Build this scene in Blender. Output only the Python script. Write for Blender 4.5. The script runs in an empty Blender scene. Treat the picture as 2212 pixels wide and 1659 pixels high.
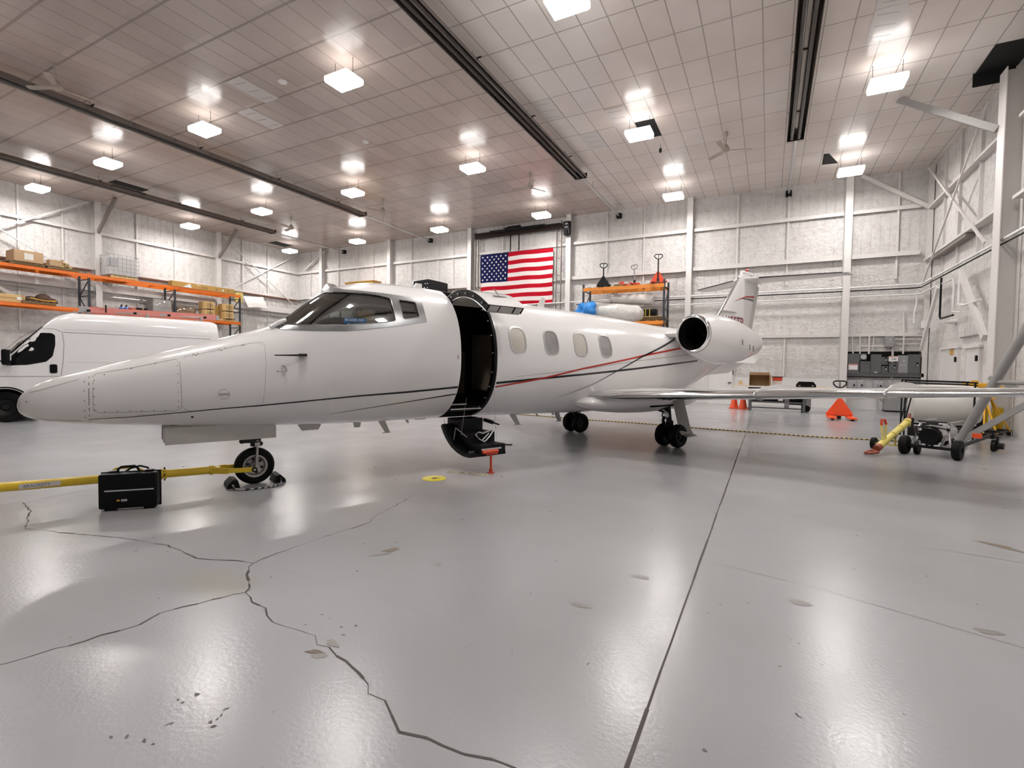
import bpy, bmesh, math, random
from mathutils import Vector, Matrix
random.seed(7)
C = bpy.context.scene.collection
PI = math.pi
sc = bpy.context.scene

# ------------------------------------------------------------------ camera
YAW, PIT, ROL, FPX, CH = 0.4799, 0.03582, 0.01339, 1062.2, 1.5
def _cam_axes():
    cy, sy, cp, sp, cr, sr = math.cos(YAW), math.sin(YAW), math.cos(PIT), math.sin(PIT), math.cos(ROL), math.sin(ROL)
    B = Matrix(((1, 0, 0), (0, 0, -1), (0, 1, 0)))
    Ry = Matrix(((cy, sy, 0), (-sy, cy, 0), (0, 0, 1)))
    P = Matrix(((1, 0, 0), (0, cp, -sp), (0, sp, cp)))
    Q = Matrix(((cr, -sr, 0), (sr, cr, 0), (0, 0, 1)))
    return Q @ P @ B @ Ry
AX = _cam_axes()
cam_data = bpy.data.cameras.new('camera'); cam = bpy.data.objects.new('camera', cam_data); C.objects.link(cam)
cam_data.sensor_width = 36; cam_data.lens = FPX / 2212 * 36; cam_data.clip_start = 0.05; cam_data.clip_end = 200
m3 = Matrix((AX[0], -AX[1], -AX[2])).transposed()
cam.matrix_world = Matrix.Translation((0, 0, CH)) @ m3.to_4x4()
sc.camera = cam

# surveying: a photo pixel to a point on a plane of the place
def _ray(x, y):
    return AX.transposed() @ Vector(((x - 1106) / FPX, (y - 829.5) / FPX, 1))
def gz(x, y, z=0.0):
    d = _ray(x, y); return Vector((0, 0, CH)) + d * ((z - CH) / d.z)
def gy(x, y, Y):
    d = _ray(x, y); return Vector((0, 0, CH)) + d * (Y / d.y)
def gx(x, y, X):
    d = _ray(x, y); return Vector((0, 0, CH)) + d * (X / d.x)

# ------------------------------------------------------------------ world, exposure
w = bpy.data.worlds.new('world'); sc.world = w; w.use_nodes = True
w.node_tree.nodes['Background'].inputs[0].default_value = (0.55, 0.6, 0.7, 1)
w.node_tree.nodes['Background'].inputs[1].default_value = 0.02
sc.view_settings.view_transform = 'Standard'; sc.view_settings.look = 'None'
sc.view_settings.gamma = 1; sc.view_settings.use_curve_mapping = False
sc.view_settings.exposure = EXPOSURE = 0.18
LAMP_DOWN, LAMP_UP = 132.0, 4.8
sc.cycles.max_bounces = 6; sc.cycles.diffuse_bounces = 4; sc.cycles.glossy_bounces = 3
sc.cycles.transparent_max_bounces = 12; sc.cycles.sample_clamp_indirect = 4.0
sc.cycles.use_light_tree = True
sc.cycles.use_denoising = True; sc.cycles.adaptive_threshold = 0.03

# ------------------------------------------------------------------ materials
def nodes(m):
    m.use_nodes = True; nt = m.node_tree; return nt, nt.nodes, nt.links
def mat(name, col, rough=0.5, metal=0.0, var=0.08, scale=6.0, bump=0.0, bscale=40.0, coat=0.0, spec=0.5, emit=None, estr=0.0, vscale=(1, 1, 1)):
    m = bpy.data.materials.new(name); nt, N, L = nodes(m); b = N['Principled BSDF']
    b.inputs['Roughness'].default_value = rough; b.inputs['Metallic'].default_value = metal
    b.inputs['Specular IOR Level'].default_value = spec
    b.inputs['Coat Weight'].default_value = coat; b.inputs['Coat Roughness'].default_value = 0.05
    tc = N.new('ShaderNodeTexCoord'); mp = N.new('ShaderNodeMapping'); mp.inputs['Scale'].default_value = vscale
    L.new(tc.outputs['Object'], mp.inputs[0])
    nz = N.new('ShaderNodeTexNoise'); nz.inputs['Scale'].default_value = scale; nz.inputs['Detail'].default_value = 4
    L.new(mp.outputs[0], nz.inputs['Vector'])
    mx = N.new('ShaderNodeMix'); mx.data_type = 'RGBA'
    c = Vector(col[:3])
    mx.inputs[6].default_value = (*(c * (1 - var)), 1); mx.inputs[7].default_value = (*[min(1, v) for v in c * (1 + var)], 1)
    L.new(nz.outputs['Fac'], mx.inputs[0]); L.new(mx.outputs[2], b.inputs['Base Color'])
    if bump:
        n2 = N.new('ShaderNodeTexNoise'); n2.inputs['Scale'].default_value = bscale; n2.inputs['Detail'].default_value = 5
        L.new(mp.outputs[0], n2.inputs['Vector'])
        bp = N.new('ShaderNodeBump'); bp.inputs['Strength'].default_value = bump; bp.inputs['Distance'].default_value = 0.02
        L.new(n2.outputs['Fac'], bp.inputs['Height']); L.new(bp.outputs[0], b.inputs['Normal'])
    if emit:
        b.inputs['Emission Color'].default_value = (*emit, 1); b.inputs['Emission Strength'].default_value = estr
    return m
def glass(name, tint=(0.9, 0.92, 0.92), refl=0.12):
    m = bpy.data.materials.new(name); nt, N, L = nodes(m); N.remove(N['Principled BSDF'])
    out = N['Material Output']; t = N.new('ShaderNodeBsdfTransparent'); g = N.new('ShaderNodeBsdfGlossy'); x = N.new('ShaderNodeMixShader')
    t.inputs[0].default_value = (*tint, 1); g.inputs['Roughness'].default_value = 0.03; g.inputs['Color'].default_value = (1, 1, 1, 1)
    f = N.new('ShaderNodeLayerWeight'); f.inputs[0].default_value = 0.35
    mm = N.new('ShaderNodeMath'); mm.operation = 'MULTIPLY_ADD'; mm.inputs[1].default_value = 0.8; mm.inputs[2].default_value = refl * 0.4
    L.new(f.outputs['Fresnel'], mm.inputs[0]); L.new(mm.outputs[0], x.inputs[0]); L.new(t.outputs[0], x.inputs[1]); L.new(g.outputs[0], x.inputs[2])
    L.new(x.outputs[0], out.inputs[0]); return m
M = {}
M['paint'] = mat('aircraft_white_paint', (0.87, 0.85, 0.845), 0.16, var=0.01, coat=0.6)
M['paint_matte'] = mat('white_paint_panel', (0.74, 0.71, 0.69), 0.3, var=0.02)
M['polished'] = mat('polished_metal', (0.72, 0.72, 0.73), 0.13, 1.0, var=0.04, scale=3, bump=0.03, bscale=5)
M['brushed'] = mat('brushed_metal', (0.40, 0.41, 0.42), 0.28, 1.0, var=0.12, scale=12)
M['black'] = mat('black_plastic', (0.004, 0.004, 0.005), 0.42, var=0.2, spec=0.18)
M['blackgloss'] = mat('black_gloss_stripe', (0.008, 0.008, 0.010), 0.2, var=0.1)
M['red_stripe'] = mat('red_stripe', (0.42, 0.03, 0.02), 0.22, var=0.05)
M['grey_stripe'] = mat('grey_stripe', (0.42, 0.41, 0.41), 0.3)
M['seam'] = mat('panel_seam', (0.20, 0.185, 0.18), 0.5)
M['rubber'] = mat('tyre_rubber', (0.006, 0.006, 0.006), 0.6, bump=0.2, bscale=60, spec=0.15)
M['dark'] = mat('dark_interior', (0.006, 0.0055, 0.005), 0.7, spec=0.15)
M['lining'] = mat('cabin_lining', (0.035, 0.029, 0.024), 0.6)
M['beige'] = mat('beige_trim', (0.50, 0.46, 0.40), 0.5)
M['beige_dim'] = mat('tan_panel', (0.30, 0.25, 0.19), 0.5)
M['shade'] = mat('window_shade', (0.60, 0.56, 0.49), 0.25, coat=0.5)
M['shade2'] = mat('grey_window', (0.30, 0.29, 0.29), 0.15, var=0.4, scale=5, coat=0.8)
M['strut'] = mat('strut_metal', (0.42, 0.40, 0.39), 0.35, 0.6)
M['gear_white'] = mat('gear_door_paint', (0.55, 0.53, 0.50), 0.3)
M['gear_dark'] = mat('dark_gear_metal', (0.018, 0.018, 0.018), 0.45, 0.4, spec=0.3)
M['yellow'] = mat('yellow_paint', (0.72, 0.50, 0.03), 0.38, var=0.12, scale=14)
M['pale_yellow'] = mat('faded_yellow_paint', (0.72, 0.60, 0.16), 0.42, var=0.12, scale=14)
M['red'] = mat('red_paint', (0.60, 0.06, 0.02), 0.4, var=0.1)
M['orange'] = mat('orange_rack_paint', (0.80, 0.17, 0.008), 0.4, var=0.08)
M['orange2'] = mat('weathered_orange_rack_paint', (0.78, 0.26, 0.03), 0.4, var=0.1)
M['navy'] = mat('slate_blue_upright', (0.04, 0.045, 0.058), 0.45, spec=.3)
M['cone'] = mat('cone_orange', (0.85, 0.09, 0.02), 0.5)
M['wood'] = mat('pallet_wood', (0.42, 0.28, 0.12), 0.75, var=0.3, scale=8, vscale=(1, 6, 6))
M['wood_dark'] = mat('old_wood', (0.20, 0.13, 0.06), 0.8, var=0.35, scale=8)
M['ply'] = mat('pine_box_wood', (0.62, 0.42, 0.18), 0.65, var=0.15, scale=5, vscale=(1, 1, 5))
M['card'] = mat('cardboard', (0.44, 0.29, 0.16), 0.75, var=0.08)
M['card_gold'] = mat('golden_cardboard', (0.48, 0.28, 0.07), 0.6, var=0.1)
M['white'] = mat('white_plain', (0.78, 0.76, 0.75), 0.4)
M['offwhite'] = mat('stretch_wrap_white', (0.66, 0.63, 0.60), 0.25, var=0.15, scale=5, bump=0.5, bscale=8)
M['wrapclear'] = mat('cloudy_wrap', (0.62, 0.60, 0.57), 0.2, var=0.25, scale=7, bump=0.8, bscale=9)
M['blue'] = mat('blue_plastic_sheet', (0.02, 0.22, 0.62), 0.35, var=0.2, bump=0.8, bscale=7)
M['bottle_blue'] = mat('blue_jug', (0.03, 0.10, 0.35), 0.35)
M['grey'] = mat('equipment_grey', (0.26, 0.26, 0.26), 0.4)
M['grey_dark'] = mat('switchgear_grey', (0.10, 0.10, 0.105), 0.38, var=0.12)
M['grey_light'] = mat('light_grey_box', (0.40, 0.40, 0.41), 0.4)
M['steel'] = mat('painted_steel_white', (0.68, 0.65, 0.63), 0.5, var=0.05, scale=3, bump=0.1)
M['steel_dirty'] = mat('dusty_steel', (0.23, 0.20, 0.18), 0.5, var=0.2, scale=5)
M['pipe_grey'] = mat('grey_painted_pipe', (0.30, 0.29, 0.28), 0.45, var=0.12, scale=8)
M['heater'] = mat('heater_dark_steel', (0.055, 0.047, 0.043), 0.3, 0.5, var=0.3, scale=3)
M['heater_shine'] = mat('heater_reflector', (0.30, 0.27, 0.25), 0.22, 0.9, var=0.2, scale=2)
M['blade'] = mat('fan_dusty_beige', (0.40, 0.35, 0.29), 0.5, var=0.35, scale=3)
M['pink'] = mat('fibreglass_pink', (0.72, 0.28, 0.24), 0.4, var=0.12)
M['alu'] = mat('aluminium', (0.62, 0.62, 0.62), 0.3, 0.85)
M['vanpaint'] = mat('van_white_paint', (0.88, 0.865, 0.865), 0.18, var=0.01, coat=0.8)
M['darkglass'] = mat('dark_tinted_glass', (0.006, 0.007, 0.008), 0.06, spec=0.35)
M['table_steel'] = mat('dark_table_steel', (0.09, 0.09, 0.09), 0.5)
M['rockwool'] = mat('yellow_insulation', (0.62, 0.50, 0.16), 0.9, bump=0.8, bscale=12)
M['brown'] = mat('brown_canvas', (0.07, 0.035, 0.02), 0.8, bump=0.6)
M['rust'] = mat('rusty_edge', (0.16, 0.06, 0.03), 0.7)
M['void'] = mat('dark_roof_void', (0.004, 0.004, 0.004), 0.9)
M['lamp_down'] = mat('lamp_lens', (0.9, 0.9, 0.9), 0.5, emit=(1, 0.965, 0.935), estr=LAMP_DOWN)
M['lamp_up'] = mat('lamp_upper_lens', (0.9, 0.9, 0.9), 0.5, emit=(1, 0.965, 0.935), estr=LAMP_UP)
M['glass'] = glass('windshield_glass', (0.80, 0.83, 0.82), 0.2)
M['clear'] = glass('clear_plastic', (0.86, 0.86, 0.86), 0.15)
M['sign_blue'] = mat('sign_blue', (0.03, 0.16, 0.36), 0.4)
M['flag_red'] = mat('flag_red', (0.42, 0.006, 0.018), 0.8, spec=.1, bump=0.15, bscale=5)
M['flag_white'] = mat('flag_white', (0.70, 0.64, 0.61), 0.8, bump=0.15, bscale=5)
M['flag_blue'] = mat('flag_blue', (0.010, 0.012, 0.06), 0.8, spec=.05, bump=0.15, bscale=5)
M['crane_yellow'] = mat('jack_yellow', (0.80, 0.42, 0.02), 0.4)
M['maroon'] = mat('registration_maroon', (0.16, 0.015, 0.03), 0.3)
M['red_glass'] = mat('red_beacon', (0.5, 0.02, 0.02), 0.1, coat=1)

# ------------------------------------------------------------------ mesh builder
def rot_to(d):
    return Vector((0, 0, 1)).rotation_difference(Vector(d).normalized()).to_matrix().to_4x4()
class MB:
    def __init__(s): s.bm = bmesh.new(); s.mi = 0
    def _tag(s, geom):
        for f in geom:
            if isinstance(f, bmesh.types.BMFace): f.material_index = s.mi
    def box(s, c, size, rot=None, rz=0, bev=0.0):
        r = bmesh.ops.create_cube(s.bm, size=1)
        vs = r['verts']
        bmesh.ops.scale(s.bm, vec=size, verts=vs)
        fs = list({f for v in vs for f in v.link_faces})
        if bev:
            es = list({e for v in vs for e in v.link_edges})
            rr = bmesh.ops.bevel(s.bm, geom=es, offset=bev, segments=2, affect='EDGES', profile=0.6)
            vs = list({v for f in rr['faces'] for v in f.verts} | {v for v in vs if v.is_valid})
            fs = list({f for v in vs for f in v.link_faces})
        Mx = Matrix.Translation(c) @ (rot if rot else Matrix.Rotation(rz, 4, 'Z'))
        bmesh.ops.transform(s.bm, matrix=Mx, verts=vs); s._tag(fs); return s
    def beam(s, a, b, w, h):
        a, b = Vector(a), Vector(b); d = b - a
        x = d.normalized(); up = Vector((0, 0, 1)) if abs(x.z) < 0.95 else Vector((0, 1, 0))
        y = up.cross(x).normalized(); z = x.cross(y)
        R = Matrix((x, y, z)).transposed().to_4x4()
        return s.box((a + b) / 2, (d.length, w, h), rot=R)
    def cyl(s, a, b, r, r2=None, n=16, cap=True):
        a, b = Vector(a), Vector(b); d = b - a
        rr = bmesh.ops.create_cone(s.bm, cap_ends=cap, segments=n, radius1=r, radius2=r if r2 is None else r2, depth=d.length)
        vs = rr['verts']; bmesh.ops.transform(s.bm, matrix=Matrix.Translation((a + b) / 2) @ rot_to(d), verts=vs)
        s._tag({f for v in vs for f in v.link_faces}); return s
    def tube(s, pts, r, n=8, closed=False):
        pts = [Vector(p) for p in pts]; k = len(pts); rings = []; prev = None
        for i, p in enumerate(pts):
            a = pts[(i - 1) % k] if (i > 0 or closed) else p; b = pts[(i + 1) % k] if (i < k - 1 or closed) else p
            t = (b - a).normalized()
            if prev is None:
                u = t.cross(Vector((0, 0, 1)));  u = u if u.length > 0.05 else t.cross(Vector((1, 0, 0)))
            else: u = prev - t * prev.dot(t)
            u.normalize(); prev = u; v = t.cross(u); rr = r[i] if isinstance(r, (list, tuple)) else r
            rings.append([s.bm.verts.new(p + (u * math.cos(2 * PI * j / n) + v * math.sin(2 * PI * j / n)) * rr) for j in range(n)])
        fs = []
        for i in range(k if closed else k - 1):
            A, B = rings[i], rings[(i + 1) % k]
            for j in range(n): fs.append(s.bm.faces.new((A[j], A[(j + 1) % n], B[(j + 1) % n], B[j])))
        if not closed: fs += [s.bm.faces.new(rings[0][::-1]), s.bm.faces.new(rings[-1])]
        s._tag(fs); return s
    def lathe(s, prof, c=(0, 0, 0), d=(0, 0, 1), n=32, sx=1, sy=1):
        # prof: (r, h) pairs along axis d
        R = Matrix.Translation(c) @ rot_to(d); rings = []
        for r, h in prof:
            if r < 1e-5: rings.append([s.bm.verts.new(R @ Vector((0, 0, h)))])
            else: rings.append([s.bm.verts.new(R @ Vector((r * sx * math.cos(2 * PI * j / n), r * sy * math.sin(2 * PI * j / n), h))) for j in range(n)])
        fs = []
        for A, B in zip(rings, rings[1:]):
            for j in range(n):
                k = (j + 1) % n
                if len(A) == 1 and len(B) == 1: continue
                if len(A) == 1: fs.append(s.bm.faces.new((A[0], B[k], B[j])))
                elif len(B) == 1: fs.append(s.bm.faces.new((A[j], A[k], B[0])))
                else: fs.append(s.bm.faces.new((A[j], A[k], B[k], B[j])))
        s._tag(fs); return s
    def prism(s, poly, axis, t0, t1):
        # poly of 2D points, extruded from t0 to t1 along axis 'x','y','z' (poly gives the other two in order)
        def P(u, v, t): return {'x': (t, u, v), 'y': (u, t, v), 'z': (u, v, t)}[axis]
        A = [s.bm.verts.new(P(u, v, t0)) for u, v in poly]; B = [s.bm.verts.new(P(u, v, t1)) for u, v in poly]
        n = len(poly); fs = [s.bm.faces.new(A), s.bm.faces.new(B[::-1])]
        for i in range(n): fs.append(s.bm.faces.new((A[(i + 1) % n], A[i], B[i], B[(i + 1) % n])))
        s._tag(fs); return s
    def quad(s, pts):
        f = s.bm.faces.new([s.bm.verts.new(p) for p in pts]); s._tag([f]); return s
    def grid(s, P, closed_v=False):
        V = [[s.bm.verts.new(p) for p in row] for row in P]; fs = []
        for i in range(len(V) - 1):
            n = len(V[i])
            for j in range(n if closed_v else n - 1):
                k = (j + 1) % n; fs.append(s.bm.faces.new((V[i][j], V[i + 1][j], V[i + 1][k], V[i][k])))
        s._tag(fs); return V
    def sphere(s, c, r, n=16, sc_=(1, 1, 1)):
        rr = bmesh.ops.create_uvsphere(s.bm, u_segments=n, v_segments=max(6, n // 2), radius=r)
        bmesh.ops.transform(s.bm, matrix=Matrix.Translation(c) @ Matrix.Diagonal((*sc_, 1)), verts=rr['verts'])
        s._tag({f for v in rr['verts'] for f in v.link_faces}); return s
    def build(s, name, m, parent=None, smooth=False, normals=True):
        if normals: bmesh.ops.recalc_face_normals(s.bm, faces=s.bm.faces)
        me = bpy.data.meshes.new(name); s.bm.to_mesh(me); s.bm.free()
        for mm in (m if isinstance(m, (list, tuple)) else [m]): me.materials.append(mm)
        if smooth:
            me.polygons.foreach_set('use_smooth', [True] * len(me.polygons))
            try: me.set_sharp_from_angle(angle=math.radians(38))
            except Exception: pass
        o = bpy.data.objects.new(name, me); C.objects.link(o)
        if parent: o.parent = parent
        return o
def thing(name, label, cat, loc=(0, 0, 0), rz=0, group=None):
    o = bpy.data.objects.new(name, None); C.objects.link(o); o.empty_display_size = 0.2
    o.location = loc; o.rotation_euler = (0, 0, rz); o['label'] = label; o['category'] = cat
    if group: o['group'] = group
    return o
def tag(o, label, cat, group=None, kind=None):
    o['label'] = label; o['category'] = cat
    if group: o['group'] = group
    if kind: o['kind'] = kind
    return o
def struct(o): o['kind'] = 'structure'; return o
def dup(root, loc, rz=None, label=None, group=None):
    r = root.copy(); C.objects.link(r); r.location = loc
    if rz is not None: r.rotation_euler = (0, 0, rz)
    if label: r['label'] = label
    if group: r['group'] = group
    for ch in list(root.children):
        c = ch.copy(); C.objects.link(c); c.parent = r
        for g in list(ch.children):
            d = g.copy(); C.objects.link(d); d.parent = c
    return r
def text_mesh(name, body, size, m, parent, loc, rot, ext=0.001, align='LEFT', sx=1.0, shear=0.0, bold=0.0):
    cu = bpy.data.curves.new(name, 'FONT'); cu.body = body; cu.size = size; cu.extrude = ext; cu.align_x = align; cu.shear = shear; cu.offset = bold
    t = bpy.data.objects.new(name, cu); C.objects.link(t)
    dg = bpy.context.evaluated_depsgraph_get(); dg.update()
    me = bpy.data.meshes.new_from_object(t.evaluated_get(dg)); bpy.data.objects.remove(t)
    me.materials.clear(); me.materials.append(m)
    o = bpy.data.objects.new(name, me); C.objects.link(o); o.parent = parent
    o.location = loc; o.rotation_euler = rot; o.scale = (sx, 1, 1); return o
def smoothpoly(P, closed=True, it=2):
    for _ in range(it):
        Q = []; n = len(P)
        for i in range(n if closed else n - 1):
            a, b = P[i], P[(i + 1) % n]
            Q += [(a[0] * .75 + b[0] * .25, a[1] * .75 + b[1] * .25), (a[0] * .25 + b[0] * .75, a[1] * .25 + b[1] * .75)]
        P = Q if closed else [P[0]] + Q + [P[-1]]
    return P
def roundpoly(P, r=0.04, k=4):
    Q = []; n = len(P)
    for i in range(n):
        a, b, c = Vector(P[i - 1]), Vector(P[i]), Vector(P[(i + 1) % n])
        ra = min(r, (a - b).length * .45); rc = min(r, (c - b).length * .45)
        p, q = b + (a - b).normalized() * ra, b + (c - b).normalized() * rc
        for j in range(k + 1):
            t = j / k; Q.append(tuple(p * (1 - t) ** 2 + b * 2 * t * (1 - t) + q * t * t))
    return Q

# ------------------------------------------------------------------ room
XL, XR, YB, YF, ZC = -28.84, 5.22, 23.4, -11.6, 9.04

# floor: grey epoxy with stains
mf = bpy.data.materials.new('grey_epoxy_floor'); nt, N, L = nodes(mf); b = N['Principled BSDF']
tc = N.new('ShaderNodeTexCoord')
def noise(scale, detail=4, vec=None, rough=.5, dist=0):
    n = N.new('ShaderNodeTexNoise'); n.inputs['Scale'].default_value = scale; n.inputs['Detail'].default_value = detail
    n.inputs['Roughness'].default_value = rough; n.inputs['Distortion'].default_value = dist
    L.new(vec or tc.outputs['Object'], n.inputs['Vector']); return n.outputs['Fac']
def ramp(fac, stops):
    r = N.new('ShaderNodeValToRGB'); L.new(fac, r.inputs[0]); e = r.color_ramp.elements
    e[0].position, e[0].color = stops[0][0], (*stops[0][1], 1); e[1].position, e[1].color = stops[1][0], (*stops[1][1], 1)
    for p, c in stops[2:]: x = e.new(p); x.color = (*c, 1)
    return r.outputs[0]
def mixc(f, a, bb, mode='MIX'):
    x = N.new('ShaderNodeMix'); x.data_type = 'RGBA'; x.blend_type = mode
    for sk, v in ((0, f), (6, a), (7, bb)):
        if hasattr(v, 'is_linked') or hasattr(v, 'links'): L.new(v, x.inputs[sk])
        elif sk == 0: x.inputs[0].default_value = v
        else: x.inputs[sk].default_value = (*v, 1)
    return x.outputs[2]
def math_(op, a, bb=0.0, c=None):
    x = N.new('ShaderNodeMath'); x.operation = op
    for i, v in enumerate((a, bb) if c is None else (a, bb, c)):
        if isinstance(v, (int, float)): x.inputs[i].default_value = v
        else: L.new(v, x.inputs[i])
    return x.outputs[0]
def g3(v): return (v, v, v)
base = ramp(noise(0.35, 6), [(0.3, (0.295, 0.290, 0.298)), (0.7, (0.37, 0.370, 0.385))])
mp = N.new('ShaderNodeMapping'); mp.inputs['Scale'].default_value = (0.25, 2.2, 1); mp.inputs['Rotation'].default_value = (0, 0, -0.12); L.new(tc.outputs['Object'], mp.inputs[0])
scuff = ramp(noise(3.0, 6, mp.outputs[0], .6), [(0.60, g3(0)), (0.74, g3(1))])
base = mixc(math_('MULTIPLY', scuff, 0.22), base, (0.30, 0.28, 0.27))
blot = ramp(noise(1.3, 8, None, .62, .4), [(0.64, g3(0)), (0.70, g3(1))])
base = mixc(math_('MULTIPLY', blot, 0.12), base, (0.33, 0.30, 0.26))
spk = ramp(noise(9, 3, None, .5, .6), [(0.735, g3(0)), (0.76, g3(1))])
base = mixc(math_('MULTIPLY', spk, 0.75), base, (0.10, 0.09, 0.085))
sp_ = N.new('ShaderNodeVectorMath'); sp_.operation = 'DISTANCE'; mp4 = N.new('ShaderNodeMapping'); mp4.inputs['Location'].default_value = tuple(-v for v in (gz(470, 1258).x, gz(470, 1258).y * 1.9, 0)); mp4.inputs['Scale'].default_value = (1, 1.9, 1)
L.new(tc.outputs['Object'], mp4.inputs[0]); L.new(mp4.outputs[0], sp_.inputs[0])
oil = ramp(math_('ADD', sp_.outputs['Value'], math_('MULTIPLY', noise(5, 4), 0.5)), [(0.45, g3(1)), (0.68, g3(0))])
base = mixc(math_('MULTIPLY', oil, 0.35), base, (0.36, 0.33, 0.26))
L.new(base, b.inputs['Base Color'])
L.new(math_('MULTIPLY_ADD', noise(1.6, 5), 0.16, 0.15), b.inputs['Roughness'])
b.inputs['Specular IOR Level'].default_value = 0.55
bp = N.new('ShaderNodeBump'); bp.inputs['Strength'].default_value = 0.10; bp.inputs['Distance'].default_value = 0.01
L.new(noise(45, 3), bp.inputs['Height']); L.new(bp.outputs[0], b.inputs['Normal'])
m_crack = mat('crack_dark', (0.07, 0.06, 0.055), 0.8); m_patch = mat('chipped_concrete', (0.19, 0.155, 0.12), 0.8, var=.3, scale=20, bump=.3)
m_joint_pale = mat('faint_joint', (0.20, 0.19, 0.185), 0.5); m_scuff = mat('worn_floor_patch', (0.22, 0.205, 0.195), 0.35, var=.2, scale=20); m_stain = mat('faint_stain', (0.40, 0.375, 0.33), 0.3)
m_floormark = mat('yellow_floor_paint', (0.78, 0.66, 0.02), 0.4, var=.08); m_debris = mat('paint_chip', (0.13, 0.12, 0.115), 0.8)

fb = MB(); fb.quad([(XL, YF, 0), (XR, YF, 0), (XR, YB, 0), (XL, YB, 0)])
def floor_line(pts, wd, mi, jag=0.0, sub=1, zz=0.0012, vw=0.0):
    fb.mi = mi; P = [Vector(p) for p in pts]; Q = []
    for a, c in zip(P, P[1:]):
        n = max(1, int((c - a).length / sub)) if jag else 1
        for i in range(n):
            q = a.lerp(c, i / n)
            if jag and (i or Q): q += Vector((random.uniform(-jag, jag), random.uniform(-jag, jag), 0))
            Q.append(q)
    Q.append(P[-1])
    for i, (a, c) in enumerate(zip(Q, Q[1:])):
        d = (c - a); d.z = 0
        if d.length < 1e-4: continue
        nrm = Vector((-d.y, d.x, 0)).normalized() * wd / 2 * (1 + random.uniform(-vw, vw))
        fb.quad([(*(a - nrm).xy, zz), (*(c - nrm).xy, zz), (*(c + nrm).xy, zz), (*(a + nrm).xy, zz)])
floor_line([(-0.43, -3, 0), (-0.43, YB, 0)], 0.013, 1, 0.002, .3, vw=.4)
floor_line([(XL, 8.35, 0), (-2.9, 5.66, 0), (XR, 5.02, 0)], 0.006, 3)
floor_line([gz(1520, 1210), gz(1780, 1275), gz(2212, 1400)], 0.004, 3)
floor_line([gz(0, 1095), gz(190, 1058)], 0.010, 3)
for P, wd in (([(0, 1437), (60, 1420), (120, 1402), (152, 1395), (215, 1373), (300, 1350), (345, 1325), (400, 1310), (480, 1290), (530, 1280)], .010),
              ([(530, 1280), (540, 1262), (535, 1240), (540, 1225), (547, 1217)], .012),
              ([(547, 1217), (600, 1195), (650, 1178), (700, 1160), (760, 1142), (800, 1128), (815, 1112), (850, 1095), (892, 1070)], .009),
              ([(547, 1217), (510, 1210), (425, 1207), (390, 1190), (360, 1178), (310, 1170), (260, 1161), (200, 1157), (145, 1152), (105, 1147)], .010),
              ([(105, 1147), (55, 1143), (60, 1120), (66, 1105), (50, 1085)], .010),
              ([(530, 1280), (548, 1300), (575, 1313), (577, 1330)], .008), ([(577, 1330), (590, 1345), (640, 1358), (680, 1375), (685, 1393)], .004),
              ([(685, 1393), (715, 1398), (728, 1418), (760, 1440), (790, 1465), (798, 1500), (828, 1515), (850, 1545), (865, 1582), (920, 1598), (950, 1612), (1010, 1628), (1060, 1643), (1110, 1659), (1160, 1690)], .009)):
    floor_line([gz(*p) for p in P], wd, 1, 0.010, 0.06, vw=.7)
def floor_patch(cx, cy, L_, W_, ang, mi, n=18, rough=.25, zz=.0016):
    fb.mi = mi; c = gz(cx, cy); vs = []
    for i in range(n):
        t = 2 * PI * i / n; k = 1 + random.uniform(-rough, rough)
        x, y = L_ * .75 * math.cos(t) * k, W_ * .8 * math.sin(t) * k
        vs.append((c.x + x * math.cos(ang) - y * math.sin(ang), c.y + x * math.sin(ang) + y * math.cos(ang), zz))
    fb.quad(vs)
floor_patch(845, 1188, .10, .045, 1.0, 2, zz=.0018); floor_patch(822, 1198, .11, .03, .9, 4); floor_patch(947, 1220, .035, .03, 0, 4)
floor_patch(678, 1408, .06, .02, .5, 2); floor_patch(688, 1416, .06, .035, .4, 4, zz=.0013); floor_patch(718, 1390, .07, .03, -.3, 4, zz=.0014)
floor_patch(2150, 1177, .16, .05, -.4, 2); floor_patch(2195, 1190, .12, .02, -.5, 2, zz=.002)
floor_patch(1385, 1246, .07, .05, 0, 4); floor_patch(1730, 1303, .08, .05, .2, 4); floor_patch(2140, 1366, .09, .04, .1, 4)
floor_patch(1256, 1308, .08, .04, .1, 4)
for x, y in ((695, 1328), (712, 1336), (738, 1355), (742, 1372), (660, 1350), (768, 1352), (385, 1512), (395, 1518), (425, 1500), (488, 1532), (478, 1546), (470, 1553), (455, 1560), (462, 1569), (275, 1591), (330, 1608),
             (312, 1600), (240, 1593), (1203, 1212), (1270, 1435), (1146, 1282), (1684, 1440), (1722, 1544), (1727, 1549), (1521, 1621), (1868, 1128), (1846, 1230), (1543, 1141), (1539, 1143), (1485, 1058), (1465, 1088),
             (1545, 1107), (1661, 1051), (1693, 1092), (1725, 1390), (2110, 1245), (75, 1119), (35, 1198), (362, 1192), (585, 1247), (1372, 1047), (2002, 1245), (1952, 1544)):
    floor_patch(x, y, random.uniform(.008, .022), random.uniform(.005, .012), random.uniform(0, 3), 6, 7, .4)
# faint painted word by the grounding point
struct(fb.build('floor', [mf, m_crack, m_patch, m_joint_pale, m_scuff, m_stain, m_debris], normals=False))
fl = bpy.data.objects['floor']
for p in fl.data.polygons: 
    if p.normal.z < 0: p.flip()

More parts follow.
